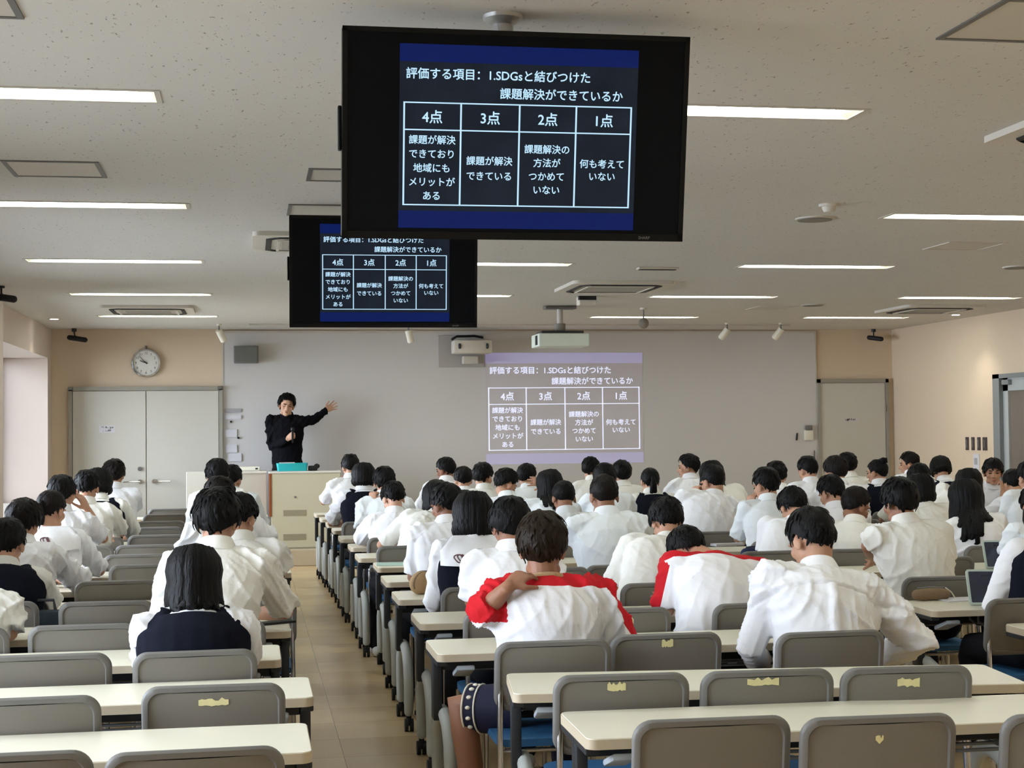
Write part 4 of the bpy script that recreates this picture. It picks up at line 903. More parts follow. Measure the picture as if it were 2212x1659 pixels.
def face_parts(H, A, k, parent, base, hair, open_eyes=True):
    P = lambda x, y, z: H + A @ np.array([x, y, z]) * k
    for s in (-1, 1):
        part('eye', MB().ell(P(s * .033, .083, .002), (.015 * k, .006 * k, (.0055 if open_eyes else .003) * k), A, 12, 8), M_EYE, parent, base)
        part('eyebrow', MB().tube([P(s * .018, .092, .022), P(s * .034, .091, .027), P(s * .052, .080, .022)], [.0035 * k, .0045 * k, .003 * k], n=6), hair, parent, base)
    part('lips', MB().ell(P(0, .0915, -.060), (.022 * k, .006 * k, .004 * k), A, 12, 6).ell(P(0, .0905, -.067), (.018 * k, .006 * k, .0045 * k), A, 12, 6), M_LIP, parent, base)

# ---- hair
def hairline(style, az):
    """lowest elevation (deg, seen from the skull centre) hair grows to, az: 0 front .. 180 back"""
    a = abs(az)
    pts = {'short': [(0, 30), (38, 30), (58, 8), (78, -18), (92, 2), (112, -20), (140, -44), (180, -50)],
           'crop': [(0, 34), (40, 32), (60, 12), (80, -14), (95, -6), (115, -34), (140, -52), (180, -57)],
           'fringe': [(0, 12), (38, 10), (60, -8), (80, -26), (95, -14), (115, -32), (140, -48), (180, -54)],
           'bob': [(0, 16), (35, 8), (52, -30), (75, -48), (110, -52), (180, -56)],
           'long': [(0, 20), (32, 12), (50, -30), (75, -48), (110, -52), (180, -56)]}[style]
    return np.interp(a, [p[0] for p in pts], [p[1] for p in pts])
def make_hair(H, A, k, style, seed, parent, base, m, near, bvh=None, length=0.0, thick=1.0, tufts=True):
    q = random.Random(seed); mb = MB()
    C0 = np.array([0, -0.010, 0.030]); rad = np.array([.074, .092, .086])
    pole = unit([0, -0.42, 1.0]); px = unit(np.cross([0, 1, 0], pole)) if True else None; py = np.cross(pole, px)
    base_style = 'bob' if style in ('bob', 'long', 'pony', 'bun') else style
    if style == 'long': base_style = 'long'
    if style in ('pony', 'bun'): base_style = 'short'
    th_top, th_side = {'crop': (.014, .009), 'short': (.026, .017), 'fringe': (.030, .024), 'bob': (.020, .020), 'long': (.018, .018), 'pony': (.012, .012), 'bun': (.012, .012)}[style]
    def radius(d, extra=0.0):
        t = 1 / math.sqrt(((d / rad) ** 2).sum()); up = max(0, d[2]); return t + (th_side + (th_top - th_side) * up) * thick + extra
    def dirof(az, pol): return pole * math.cos(pol) + (px * math.sin(az) + py * math.cos(az)) * math.sin(pol)
    def limit(az):
        for i in range(1, 60):
            pol = math.pi * i / 64; d = dirof(az, pol); hl = hairline(base_style, math.degrees(math.atan2(d[0], d[1])))
            if math.degrees(math.asin(max(-1, min(1, d[2])))) < hl: return pol
        return math.pi * 0.93
    nu, nv = (44, 14) if near else (26, 9); vs = []; fs = []
    for i in range(nv + 2):
        for j in range(nu):
            az = 2 * math.pi * j / nu; lim = limit(az); pol = lim * min(i, nv) / nv if i else 0.001; d = dirof(az, pol)
            w = noise.noise(Vector(d * 3.1) + Vector((seed * 3.7, 0, 0))) * .006 + noise.noise(Vector(d * 9) + Vector((seed, 5, 0))) * .0035
            r = radius(d, w) if i <= nv else 1 / math.sqrt(((d / rad) ** 2).sum()) - .004
            vs.append(C0 + d * r)
    for i in range(nv + 1):
        for j in range(nu): fs.append((i * nu + j, i * nu + (j + 1) % nu, (i + 1) * nu + (j + 1) % nu, (i + 1) * nu + j))
    mb.add([H + A @ (v * k) for v in vs], fs)
    n_t = (150 if near else 60) if tufts else 0
    for i in range(n_t):
        az = q.uniform(0, 2 * math.pi); lim = limit(az); st = lim * q.uniform(.12, .93); arc = q.uniform(.28, .55) * (1.0 if style not in ('crop',) else .8)
        az2 = az + q.uniform(-.22, .22); pts = []; rr = []; w0 = q.uniform(.006, .012) * (1.25 if not near else 1)
        lift = q.uniform(.002, .011) * (1.0 if style in ('short', 'fringe') else .45) * thick
        for s_ in range(5):
            f = s_ / 4; pol = st + arc * f; over = max(0, pol - lim - .16); d = dirof(az + (az2 - az) * f, min(pol, lim + .16)); r = radius(d, -.004 + lift * math.sin(f * 2.2))
            p = C0 + d * r; p = p + np.array([0, 0, -over * .06]); pts.append(H + A @ (p * k)); rr.append((w0 * (1 - .75 * f ** 2) * k, w0 * .42 * (1 - .6 * f) * k))
        nrm = unit(pts[0] - H); sd = np.cross(unit(pts[1] - pts[0]), nrm); mb.tube(pts, rr, side=sd, n=5, round_caps=False)
    def drape(pts):
        out = []
        for p in pts:
            if bvh is not None:
                loc, nn, _, dist = bvh.find_nearest(Vector(p))
                if loc is not None:
                    e = np.array(p) - np.array(loc); dd = np.dot(e, np.array(nn))
                    if dd < .014 and dist < .12: p = np.array(loc) + np.array(nn) * .016
            out.append(np.array(p, float))
        return out
    if style in ('bob', 'long') and length > 0:
        nl = (96 if length < .25 else 150) if near else 44
        for i in range(nl):
            f0 = (i + q.uniform(.1, .9)) / nl; azd = -128 + 256 * f0 if style == 'long' else -150 + 300 * f0; a = math.radians(azd); L = length * q.uniform(.90, 1.04) * (1 - .10 * abs(azd) / 128)
            pts = []; lay = q.uniform(0, .012)
            for el in (52, 25, 0, -22):
                ce = math.cos(math.radians(el)); d = unit([-math.sin(a) * ce, -math.cos(a) * ce, math.sin(math.radians(el))]); pts.append(H + A @ ((C0 + d * (radius(d) + lay)) * k))
            start = pts[-1]; out = A @ np.array([-math.sin(a), -math.cos(a), 0]); down = unit(-A[:, 2] * .45 + np.array([0, 0, -1]) * .9); ns = 6
            for s_ in range(1, ns + 1):
                f = s_ / ns; pts.append(start + down * L * f + out * (.012 * math.sin(f * 2.6) - (.018 if style == 'bob' else .006) * f * f) + np.array([q.uniform(-.004, .004), 0, 0]))
            pts = pts[:4] + drape(pts[4:]); w = q.uniform(.013, .020) * (1.35 if not near else 1)
            rr = [(w * .7, .006)] + [(w, .008)] * (len(pts) - 3) + [(w * .8, .006), (w * .22, .002)]
            mb.tube(pts, rr, side=np.cross([0, 0, 1.], out), n=6, round_caps=False)
    if style == 'pony':
        p0 = H + A @ (np.array([0, -.108, .02]) * k); bk = -A[:, 1]; mb.ell(p0, (.022, .022, .022), A, 10, 7)
        for i in range(16):
            o = np.array([q.uniform(-.018, .018), q.uniform(-.012, .012), 0]); L = (length or .26) * q.uniform(.9, 1.05); pts = [p0, p0 + bk * .035 + o * .6 + np.array([0, 0, -.015])]
            for s_ in range(1, 6): f = s_ / 5; pts.append(p0 + bk * (.04 - .02 * f) + o * (1 + .5 * math.sin(f * 3)) + np.array([0, 0, -.02 - L * f]))
            mb.tube(pts[:2] + drape(pts[2:]), [(.010, .008)] + [(.013, .010)] * 4 + [(.010, .007), (.003, .002)], n=6, round_caps=False)
    if style == 'bun':
        p0 = H + A @ (np.array([0, -.085, .105]) * k); mb.ell(p0, (.036, .034, .032), A, 14, 10)
        for i in range(10):
            a = 2 * math.pi * i / 10; mb.tube([p0 + A @ np.array([.03 * math.cos(a + t_), .03 * math.sin(a + t_), .018 * math.sin(3 * t_)]) for t_ in np.linspace(0, 1.6, 6)], .009, n=6)
    return part('hair', mb, m, parent, base, smooth=70)

# ---- the clothed body
def torso_frames(Hp, Np, r, bulge):
    d = unit(Np - Hp); f = np.cross([0, 0, 1.], r); back = -f; perp = unit(back - d * np.dot(back, d)); Cc = (Hp + Np) / 2 + perp * bulge
    def pt(t): return (1 - t) ** 2 * Hp + 2 * t * (1 - t) * Cc + t * t * Np
    return pt
def folds(V, Nn, seed, amp, base, r):
    q = random.Random(seed); f = np.cross([0, 0, 1.], r); u = (V - base) @ r; w = (V - base) @ f; z = V[:, 2] - .45; d = np.zeros(len(V))
    for i in range(8):
        a = q.uniform(-1.1, 1.1); kx, kz = math.cos(a), math.sin(a) * .8; fr = q.uniform(22, 40) if i < 4 else q.uniform(45, 80); ph = q.uniform(0, 6.28); wv = 1.5 * np.sin(7 * u * q.uniform(.6, 1.4) + 9 * z * q.uniform(.6, 1.4) + ph) + 1.0 * np.sin(13 * w + 11 * z + ph * 2)
        s = np.sin(fr * (kx * u + kz * z + .35 * w) + wv + ph); env = np.clip(.25 + .9 * np.sin(6 * u * q.uniform(.6, 1.5) + 8 * z * q.uniform(.6, 1.5) + q.uniform(0, 6)), 0, 1); d += (1 - np.abs(s)) ** 2.4 * env * (1.0 if i < 4 else .45)
    d = d / 5 - .10
    side = np.clip(np.abs(u) / .2, .35, 1.3)
    return V + Nn * (d * amp * side)[:, None]
def person(label, hx, hy, hipY, headY, yaw=0, pitch=20, tilt=0, hair='short', hm=None, sk=None, top='shirt', shirt=None, arms=('write', 'write'), sleeve='short', byaw=0, hipX=None,
           lean=None, near=False, face=False, fine=False, k=1.0, sw=1.0, length=.2, bulge=.075, chair_label=None, chair_x=None, chair_y=None, seat_chair=True, legs='trousers', seed=None, tufts=True, thick=1.0, collar='shirt', pleat=False, neckfwd=.03, neck=None, z_hip=.535, slv=.94, fold=1.0):
    seed = seed if seed is not None else int(hx * 7 + hy * 13) % 9973; q = random.Random(seed)
    H = at_d(hx, hy, headY); headZ = headY; shift = headY - H[1]; hipY = hipY - shift; headY = H[1]
    dz = 0.0
    if seat_chair:
        rows = rows_at(H[0] if hipX is None else hipX); near_y = min(rows, key=lambda n: abs(n - .245 - hipY)); dz = max(-.42, min(.42, near_y - .245 - hipY)); SEATS.append((label[:60], round(float(H[0]), 2), round(hipY, 2), rows.index(near_y), round(dz, 2)))
        H = at_d(hx, hy, headZ + dz); hipY += dz; headY = H[1]
    chair_y = None if chair_y is None else chair_y - shift + dz; A = head_axes(yaw, pitch, tilt); hm = hm or M_HAIR; sk = sk or M_SKIN; shirt = shirt or q.choice((M_SHIRT, M_SHIRT, M_SHIRT2, M_SHIRT3))
    r = rot('Z', byaw) @ np.array([1., 0, 0]); f = np.cross([0, 0, 1.], r); up = np.array([0, 0, 1.])
    hx3 = H[0] if hipX is None else hipX; Hp = np.array([hx3, hipY, z_hip])
    # base of the neck
    hf = np.array([A[0, 1], A[1, 1], 0.]); Nb = H + np.array([0, 0, -.128 * k]) - f * (.030 + .0011 * max(0, pitch)) + (np.array([hx3, hipY, 0]) - np.array([H[0], headY, 0])) * .10
    if neck is not None: Nb = H + np.array(neck)
    if np.linalg.norm(Nb - Hp) > .66: Hp = Nb + unit(Hp - Nb) * .66; Hp[2] = max(Hp[2], .47)
    pt = torso_frames(Hp, Nb, r, bulge); base = np.array([hx3, hipY, 0.0]); sk_ = sw * k
    prof = [(0.0, .165, .125), (.18, .165, .122), (.42, .170, .122), (.62, .188, .126), (.78, .192, .118), (.89, .160, .098), (.925, .135, .090), (.96, .105, .080), (1.0, .066, .066)]
    def torso(mb, inf, t0=0.0, t1=1.0, wide=1.0):
        pts = [pt(p[0]) for p in prof if t0 <= p[0] <= t1]; rr = [((p[1] * sk_ * wide + inf), p[2] * sk_ + inf) for p in prof if t0 <= p[0] <= t1]; mb.tube(pts, rr, side=r, n=20, round_caps=False)
    Tn = unit(Nb - pt(.9)); lat = unit(r - Tn * np.dot(r, Tn)); S = {s: Nb - Tn * .062 + lat * s * .172 * sk_ for s in (-1, 1)}
    body = MB(); torso(body, -.022); body.tube([Nb - Tn * .05, Nb, H + A @ np.array([0, -.022, -.055]) * k, H + A @ np.array([0, -.012, -.01]) * k], [.060 * k, .055 * k, .053 * k, .056 * k], n=14); add_head(body, H, A, k)
    sh = MB(); torso(sh, .010)
    for s, spec in ((-1, arms[0]), (1, arms[1])):
        l1, l2 = .285 * k, .245 * k; Sx = S[s]
        if spec == 'write': W = np.array([Nb[0], Nb[1], 0]) * .5 + np.array([hx3, hipY, 0]) * .5 + f * (.36 + q.uniform(-.03, .04)) + r * s * (.13 + q.uniform(-.05, .05)) + up * .758; E, W = ik(Sx, W, l1, l2, r * s * .9 - up * .5 - f * .42); hd = unit(f * .8 - r * s * .5 + up * -.05); pn = -up
        elif spec == 'down': W = np.array([hx3, hipY, 0]) + f * .36 + r * s * .16 + up * .60; E, W = ik(Sx, W, l1, l2, r * s * .5 - up * .5 - f * .8); hd = f; pn = -up
        elif spec == 'chin': W = H + A @ np.array([s * .055, .06, -.115]) * k - up * .03; E, W = ik(Sx, W - hf * .01, l1, l2, r * s * .6 - up * .9 + f * .2); hd = unit(H + A @ np.array([s * .06, .05, -.02]) * k - W); pn = unit(-A[:, 0] * s)
        else:
            E = at_d(spec[0][0], spec[0][1], spec[0][2] + dz); W = at_d(spec[1][0], spec[1][1], spec[1][2] + dz); hd = unit(W - E) if len(spec) < 3 else unit(spec[2]); pn = np.array([0, 1., 0]) if len(spec) < 4 else np.array(spec[3], float)
        body.tube([Sx, Sx * .5 + E * .5, E, E * .5 + W * .5, W], [.047 * k, .043 * k, .037 * k, .036 * k, .026 * k], n=12)
        opts = spec[4] if isinstance(spec, tuple) and len(spec) > 4 else {}
        hand(body, W, hd, pn, opts.get('side', s), curl=opts.get('curl', 28), spread=opts.get('spread', 6), k=k * opts.get('k', 1.0), thumb=opts.get('thumb'))
        sh.ell(Sx + (E - Sx) * .02, (.076 * sk_, .071 * sk_, .070 * sk_)); sh.tube([Nb - Tn * .03 + lat * s * .06, Sx * .5 + (Nb - Tn * .03 + lat * s * .06) * .5, Sx], [.062 * sk_, .072 * sk_, .074 * sk_], n=12)
        if isinstance(spec, tuple) and len(spec) > 4 and spec[4].get('cuff'): sh.tube([Sx - (E - Sx) * .06, Sx * .5 + E * .5, Sx * .1 + E * .9, E + (E - Sx) * .02, E * .8 + W * .2, E * .55 + W * .45], [.072 * sk_, .070 * sk_, .068 * sk_, .062 * sk_, .060 * sk_, .058 * sk_], n=14, round_caps=False)
        elif sleeve == 'long': sh.tube([Sx - (E - Sx) * .06, Sx * .6 + E * .4, E, E * .55 + W * .45, W * .93 + E * .07], [.070 * sk_, .064 * sk_, .055 * sk_, .050 * sk_, .040 * sk_], n=14)
        else: sh.tube([Sx - (E - Sx) * .06, Sx * .65 + E * .35, Sx * .3 + E * .7, Sx * (1 - slv) + E * slv], [.072 * sk_, .070 * sk_, .068 * sk_, .071 * sk_], n=14, round_caps=False)
    V, F_, _ = fuse(body, .0052 if fine else (.0065 if (face or near) else .010), 3 if fine else 4, .45)
    o = link('person', mesh_of('person', V, F_, base), sk, None, base); tag(o, label, 'person', 'seated students')
    vox = .009 if near else .012; V, F_, Nn = fuse(sh, vox, 5, .5)
    V = folds(V, Nn, seed, (.060 if near else .045) * fold, Hp, r)
    attr = None
    if pleat:      # back yoke seam and box pleat pressed into the cloth
        u = (V - Nb) @ lat; t_ = (Nb - V) @ Tn; bk = Nn @ (-f); m_ = np.clip(bk * 2, 0, 1)
        V = V + Nn * (.012 * np.exp(-((u / .020) ** 8)) * (t_ > .145) * m_ - .012 * np.exp(-((t_ - .142 - .25 * u * u) / .006) ** 2) * m_)[:, None]
    if top == 'jersey':
        u = np.abs((V - Nb) @ lat); down = (Nb - V) @ Tn; fr_ = (V - Nb) @ f
        attr = np.maximum(.086 - .06 * u - down + .03 * np.clip(fr_ / .1, -1, 1), 0 * u - 1)
        for s in (-1, 1):
            E = at_d(arms[0 if s < 0 else 1][0][0], arms[0 if s < 0 else 1][0][1], arms[0 if s < 0 else 1][0][2] + dz) if isinstance(arms[0 if s < 0 else 1], tuple) else None
            if E is None: continue
            ax = unit(E - S[s]); rel = V - S[s]; al = rel @ ax; perp = rel - al[:, None] * ax; pu = unit(up * .75 + r * s * .8 + f * .35); arm = (perp @ unit(pu - ax * np.dot(pu, ax))) - .034
            if spec_cuff(arms, s): attr = np.where((np.linalg.norm(V - E, axis=1) < .16) & (((V - Nb) @ (lat * s)) > .17) & (V[:, 2] > E[2] - .03), np.maximum(attr, .02), attr)
            attr = np.where((al > -.02) & (np.linalg.norm(perp, axis=1) < .12) & (((V - Nb) @ (lat * s)) > .10), np.maximum(attr, arm), attr)
    shm = M_JERSEY if top == 'jersey' else (M_BLACKSHIRT if top == 'black' else shirt)
    so = link('shirt' if top != 'jersey' else 'jersey', mesh_of('shirt', V, F_, base, attr), shm, o)
    cloth_v, cloth_f = V, F_
    if top in ('vest', 'sailor'):
        vb = MB(); torso(vb, .032, 0.0, .93 if top == 'vest' else .89, wide=.97)
        for s in (-1, 1): vb.tube([pt(.72) + lat * s * .10 * sk_, S[s] - lat * s * .050 + Tn * .004, Nb + lat * s * .095 - Tn * .022, Nb + lat * s * .070 - Tn * .022], [(.07, .10), (.085, .092), (.060, .070), (.03, .06)], side=lat, n=14)
        V2, F2, N2 = fuse(vb, vox, 4, .5); V2 = folds(V2, N2, seed + 3, .012, Hp, r); link('vest', mesh_of('vest', V2, F2, base), M_VEST, o)
        off = len(cloth_v); cloth_v = np.vstack([cloth_v, V2]); cloth_f = cloth_f + [tuple(i + off for i in ff) for ff in F2]
    bvh = BVHTree.FromPolygons([Vector(p) for p in cloth_v], cloth_f)
    # collar
    ax = unit(Tn * .8 + (H - Nb) * .0 + up * .35); side = unit(r - ax * np.dot(r, ax)); fw = np.cross(ax, side) * 1.0
    c0 = Nb + ax * .016 - f * .004
    if collar == 'shirt' or collar == 'round':
        prof_c = [(.060, .046), (.066, .048), (.073, .034), (.088, -.004), (.094, -.016), (.086, -.020), (.066, .0), (.058, .02)] if collar == 'shirt' else [(.062, .012), (.068, .014), (.074, .004), (.070, -.010), (.06, -.004)]
        vs = []; n = 28; fs = []; m_ = len(prof_c)
        for j in range(n):
            a = 2 * math.pi * j / n; g = .008 * math.cos(a)
            for R_, z_ in prof_c: vs.append(c0 + (side * math.cos(a) * R_ * 1.04 + fw * math.sin(a) * R_) * k * (.96 if collar == 'shirt' else 1) + ax * (z_ + (-.012 if False else 0)) * k)
        for j in range(n):
            for i in range(m_): a_, b_ = j * m_ + i, j * m_ + (i + 1) % m_; c_, d_ = ((j + 1) % n) * m_ + (i + 1) % m_, ((j + 1) % n) * m_ + i; fs.append((a_, b_, c_, d_))
        part('collar', MB().add(vs, fs), shm if top != 'jersey' else M_TAN, so, base, smooth=50)
    if top == 'sailor' or collar == 'sailor':
        g = MB(); nu, nv = 17, 11; hw, ln = .20 * k, .165; pts = []
        for i in range(nu):
            for j in range(nv):
                u_ = (i / (nu - 1) * 2 - 1); v_ = j / (nv - 1); p = Nb + lat * u_ * hw * (.55 + .45 * min(1, v_ * 1.6 + .2)) - f * .30 + Tn * (.045 - ln * v_) + up * .0
                loc, nn, _, _ = bvh.ray_cast(Vector(p + Tn * .0), Vector(f), .6)
                pts.append((np.array(loc) - f * (.026 + .006 * v_)) if loc is not None else p + f * .22)
        P_ = np.array(pts).reshape(nu, nv, 3)
        for _ in range(3): P_[1:-1, 1:-1] = (P_[:-2, 1:-1] + P_[2:, 1:-1] + P_[1:-1, :-2] + P_[1:-1, 2:] + 2 * P_[1:-1, 1:-1]) / 6 - f * .0006
        top_ = P_.reshape(-1, 3); bot_ = top_ + f * .004; nq = nu * nv
        fs = [(i * nv + j, i * nv + j + 1, (i + 1) * nv + j + 1, (i + 1) * nv + j) for i in range(nu - 1) for j in range(nv - 1)]; fs += [tuple(nq + x for x in ff[::-1]) for ff in fs]
        ring_ = [i * nv for i in range(nu)] + [(nu - 1) * nv + j for j in range(1, nv)] + [i * nv + nv - 1 for i in range(nu - 2, -1, -1)] + [j for j in range(nv - 2, 0, -1)]
        fs += [(ring_[a], ring_[(a + 1) % len(ring_)], nq + ring_[(a + 1) % len(ring_)], nq + ring_[a]) for a in range(len(ring_))]
        co = part('sailor_collar', g.add(np.vstack([top_, bot_]), fs), M_SHIRT, so, base, smooth=60)
        if near:    # line embroidery along the lower edge
            em = MB()
            def pos(u_, v_):
                a = (u_ + 1) / 2 * (nu - 1); b = v_ * (nv - 1); i, j = min(int(a), nu - 2), min(int(b), nv - 2); fa, fb = a - i, b - j
                return P_[i, j] * (1 - fa) * (1 - fb) + P_[i + 1, j] * fa * (1 - fb) + P_[i, j + 1] * (1 - fa) * fb + P_[i + 1, j + 1] * fa * fb - f * .003
            for cu, cv, kk in ((-.50, .74, 1.1), (.02, .56, 1.1)):
                for loop in range(3):
                    em.tube([pos(cu + kk * (.10 - .03 * loop) * math.cos(t_) * (1 + .25 * math.sin(2 * t_ + loop)) + .06 * (loop - 1), cv + .13 * math.sin(t_ + .4 * loop)) for t_ in np.linspace(0, 6.0, 22)], .0030, n=5)
            part('embroidery', em, mat('embroidery_thread', (96, 60, 66), .8) if 'embroidery_thread' not in MATS else MATS['embroidery_thread'], co, base)
    kk_ = max(k, 1.0)
    make_hair(H, A, k * 1.0, hair, seed, o, base, hm, near, bvh, length, thick, tufts)
    if face: face_parts(H, A, k, o, base, hm, face != 'shut')
    # legs and shoes
    if legs == 'standing':
        th = MB(); th.tube([Hp + up * .02, Hp - up * .10], [(.165 * k, .115 * k), (.16 * k, .115 * k)], side=r, n=16)
        for s in (-1, 1):
            hip = Hp + r * s * .085 * k - up * .08; an = np.array([hip[0] + r[0] * s * .02, hip[1], .285]); th.tube([hip, hip * .5 + an * .5, an], [.088 * k, .068 * k, .058 * k], n=12)
            part('shoe', MB().tube([an - f * .05 - up * .042, an + f * .06 - up * .045, an + f * .17 - up * .055], [(.038, .04), (.044, .036), (.036, .024)], side=r, n=12), M_SHOE2, o, base)
        part('trousers', th, M_TROUSER, o, base)
        return dict(o=o, H=H, A=A, N=Nb, Hp=Hp, S=S, f=f, r=r, base=base, dz=dz)
    th = MB(); hl = (.0, .0)
    for s in (-1, 1):
        hip = Hp + r * s * .085 - up * .02; hip[2] = .538; kn = np.array([hx3, hipY, 0]) + f * .40 + r * s * (.12 + q.uniform(0, .06)) + up * .505; kn = kn - f * .02; an = kn + f * q.uniform(-.12, .06) + r * s * .02; an[2] = .085
        if legs == 'shorts' and s < 0: continue
        if legs in ('trousers', 'shorts'): th.tube([hip - f * .06, hip + (kn - hip) * .5, kn - f * .02, kn - up * .05 + f * .005, kn * .5 + an * .5, an], [.088, .078, .066, .060, .054, .048], n=12)
        shoe = MB().tube([an - f * .05 - up * .045, an + f * .03 - up * .045, an + f * .12 - up * .055, an + f * .16 - up * .058], [(.036, .036), (.042, .038), (.042, .026), (.034, .020)], side=r, n=12)
        shoe.map(lambda p: np.array([p[0], p[1], max(p[2], .002)])); part('shoe', shoe, M_SHOE if q.random() < .5 else M_SHOE2, o, base)
    if legs in ('trousers', 'shorts'): part('trousers' if legs == 'trousers' else 'shorts_leg', th, M_TROUSER if legs == 'trousers' else M_SHORTS, o, base)
    if seat_chair:
        cx = (hx3 if chair_x is None else chair_x); cy = hipY - .243 if chair_y is None else chair_y
        chair_at(cx, cy, math.radians(byaw) * .3 + q.uniform(-.03, .03), chair_label or ('occupied grey chair of ' + SHORT(label)))
    return dict(o=o, H=H, A=A, N=Nb, Hp=Hp, S=S, f=f, r=r, base=base, dz=dz)
def spec_cuff(arms, s):
    a = arms[0 if s < 0 else 1]; return isinstance(a, tuple) and len(a) > 4 and a[4].get('cuff')
def SHORT(l):
    l = l.replace('person in ', 'the ').replace('person with ', 'the one with '); w = l.split(); return ' '.join(w[:12])
# ================================================================== the speaker
LONGS = dict(sleeve='long')
lec = person('person in black shirt standing at the lectern, one arm stretched out, holding a microphone', 619, 877, 19.35, 19.32, yaw=183, pitch=6, tilt=-7, hair='short', thick=1.4, top='black', sleeve='long', byaw=178, k=1.10, face='shut', fine=True, near=True, legs='standing', seat_chair=False, z_hip=1.2,
             arms=(((682, 905, 19.45), (703, 887, 19.52), (.75, .25, .42), (0.1, -1, .1), dict(curl=10, spread=13)), ((588, 966, 19.30), (620, 949, 19.10), (.62, -.25, .50), (.45, .8, -.2), dict(curl=68, spread=1, thumb=(.6, .3, .7)))), bulge=.02, seed=41, sk=M_SKIN3)
p0 = at_d(632, 941, 19.06); o = MB().tube([(0, 0, -.09), (0, 0, .05)], [.011, .014], n=12).ell((0, .0, .085), (.026, .026, .03)).map(lambda q: rot('X', 24) @ q).build('microphone', M_BLACKP, None, loc=p0); tag(o, 'black hand microphone held at the chest of the speaker', 'microphone')

# ================================================================== the students, block left of the aisle
P = person
P('person in navy vest and white blouse cut by the left edge, with short black hair', 14, 1178, 7.5, 7.75, pitch=22, top='vest', hair='short', near=True, arms=('write', ((101, 1303, 7.8), (72, 1296, 8.15))), fine=True)
P('person in white short-sleeved shirt at the left edge, only sleeve and forearm in view', -62, 1222, 6.5, 6.75, pitch=20, near=True, fine=True, arms=('write', ((20, 1368, 6.6), (-5, 1370, 6.95))))
P('person in white shirt with dark brown bowl-cut hair, second row from the window pillar', 50, 1131, 8.4, 8.6, yaw=-14, pitch=18, hair='fringe', hm=M_HAIR2, near=True)
P('person in white sailor-collar blouse with tied-back hair near the left edge', 110, 1103, 9.3, 9.5, yaw=-28, pitch=16, hair='pony', length=.13, hm=M_HAIR2, top='shirt', collar='sailor', shirt=M_SHIRT, near=True)
P('person in white shirt holding a hand to the ear, left block by the window', 133, 1070, 10.15, 10.38, yaw=-8, pitch=14, near=True, fine=True, arms=('write', ((223, 1164, 10.4), (190, 1102, 10.5), (-.42, .05, .8), (-.6, .3, 0), dict(curl=14, spread=5))))
P('person in white shirt with broad rounded back, left block, before a dark vest', 187, 1056, 11.2, 11.42, hipX=-1.18, pitch=24, hair='short', arms=('write', ((263, 1150, 11.45), (238, 1152, 11.8))), near=True, shirt=M_SHIRT2, tufts=True)
P('person in dark vest with chin-length bob, left block, between two white-shirted boys', 214, 1047, 12.2, 12.38, yaw=-18, pitch=12, hair='bob', length=.07, top='vest')
P('person in white shirt at the front of the left column, before the double door', 246, 1027, 13.2, 13.38, hipX=-1.13, yaw=-6, pitch=14, hair='fringe', hm=M_HAIR2, arms=('write', ((293, 1098, 13.4), (270, 1105, 13.75))))
P('person in navy vest and white blouse with long straight black hair, nearest in left block', 420, 1250, 5.66, 5.76, pitch=8, hair='long', length=.245, top='vest', near=True, chair_x=-.20, sleeve='long', shirt=M_SHIRT, arms=(((312, 1425, 5.75), (345, 1440, 6.05)), ((540, 1412, 5.75), (510, 1430, 6.05))))
P('person in white shirt with big round black hair, just ahead of the long-haired vest girl', 469, 1128, 6.5, 6.7, hipX=-.16, pitch=20, hair='fringe', near=True, thick=1.25, yaw=-14, arms=(((352, 1338, 6.6), (376, 1352, 6.95)), 'write'), shirt=M_SHIRT2, k=1.04)
P('person in cream white shirt leaning right beside the aisle, face half turned away', 516, 1122, 7.45, 7.7, hipX=0.0, pitch=30, hair='short', near=True, yaw=-22, shirt=M_SHIRT2, arms=('write', ((606, 1235, 7.65), (580, 1250, 7.95))))
P('person in white shirt with elbow out over the aisle, left block, glossy round hair', 474, 1077, 9.2, 9.4, hipX=-.08, pitch=28, hair='fringe', hm=M_HAIR2, near=True, arms=('write', ((590, 1172, 9.35), (584, 1190, 9.65))), shirt=M_SHIRT)
P('person in white shirt at left of a pair before the teacher desk', 470, 1028, 12.1, 12.3, hipX=-.22, pitch=16, hair='fringe')
P('person in white shirt at right of a pair before the teacher desk', 500, 1038, 13.1, 13.3, hipX=-.12, pitch=16, yaw=-16, hair='short')

# ================================================================== block right of the aisle
P('person in white shirt at the front by the lectern, chin on the left hand', 757, 1010, 15.8, 16.0, pitch=16, yaw=12, hipX=1.02, near=False, arms=(((698, 1085, 15.95), (733, 1046, 16.1)), 'write'))
P('person in black vest with neat black bob, second from the lectern', 785, 1031, 14.15, 14.3, pitch=8, hair='bob', length=.075, top='vest', shirt=M_SHIRT, near=True)
P('person in white shirt raising a bare forearm with fist, behind the black-vested bob', 830, 1043, 12.65, 12.85, pitch=18, near=True, fine=True, yaw=-10, arms=(((783, 1143, 12.6), (803, 1088, 12.7), (.12, .1, .95), (.5, .6, 0), dict(curl=62)), 'write'))
P('person in wide white shirt with large ear, right block beside the aisle, elbow on table', 850, 1078, 11.45, 11.65, hipX=1.08, pitch=32, yaw=14, sk=M_SKIN3, near=True, arms=(((776, 1168, 11.65), (800, 1170, 12.0)), 'write'))
P('person in white shirt bent low, long black hair hidden behind the boy looking left', 944, 1080, 10.45, 10.75, hipX=1.08, pitch=34, hair='long', length=.3, near=True, seed=5)
P('person in white shirt looking left, behind the sailor-collar girl', 964, 1092, 8.95, 9.2, hipX=1.13, pitch=16, yaw=32, hair='short', near=True, face=True, sk=M_SKIN2, arms=(((893, 1248, 9.05), (912, 1262, 9.35)), 'write'))
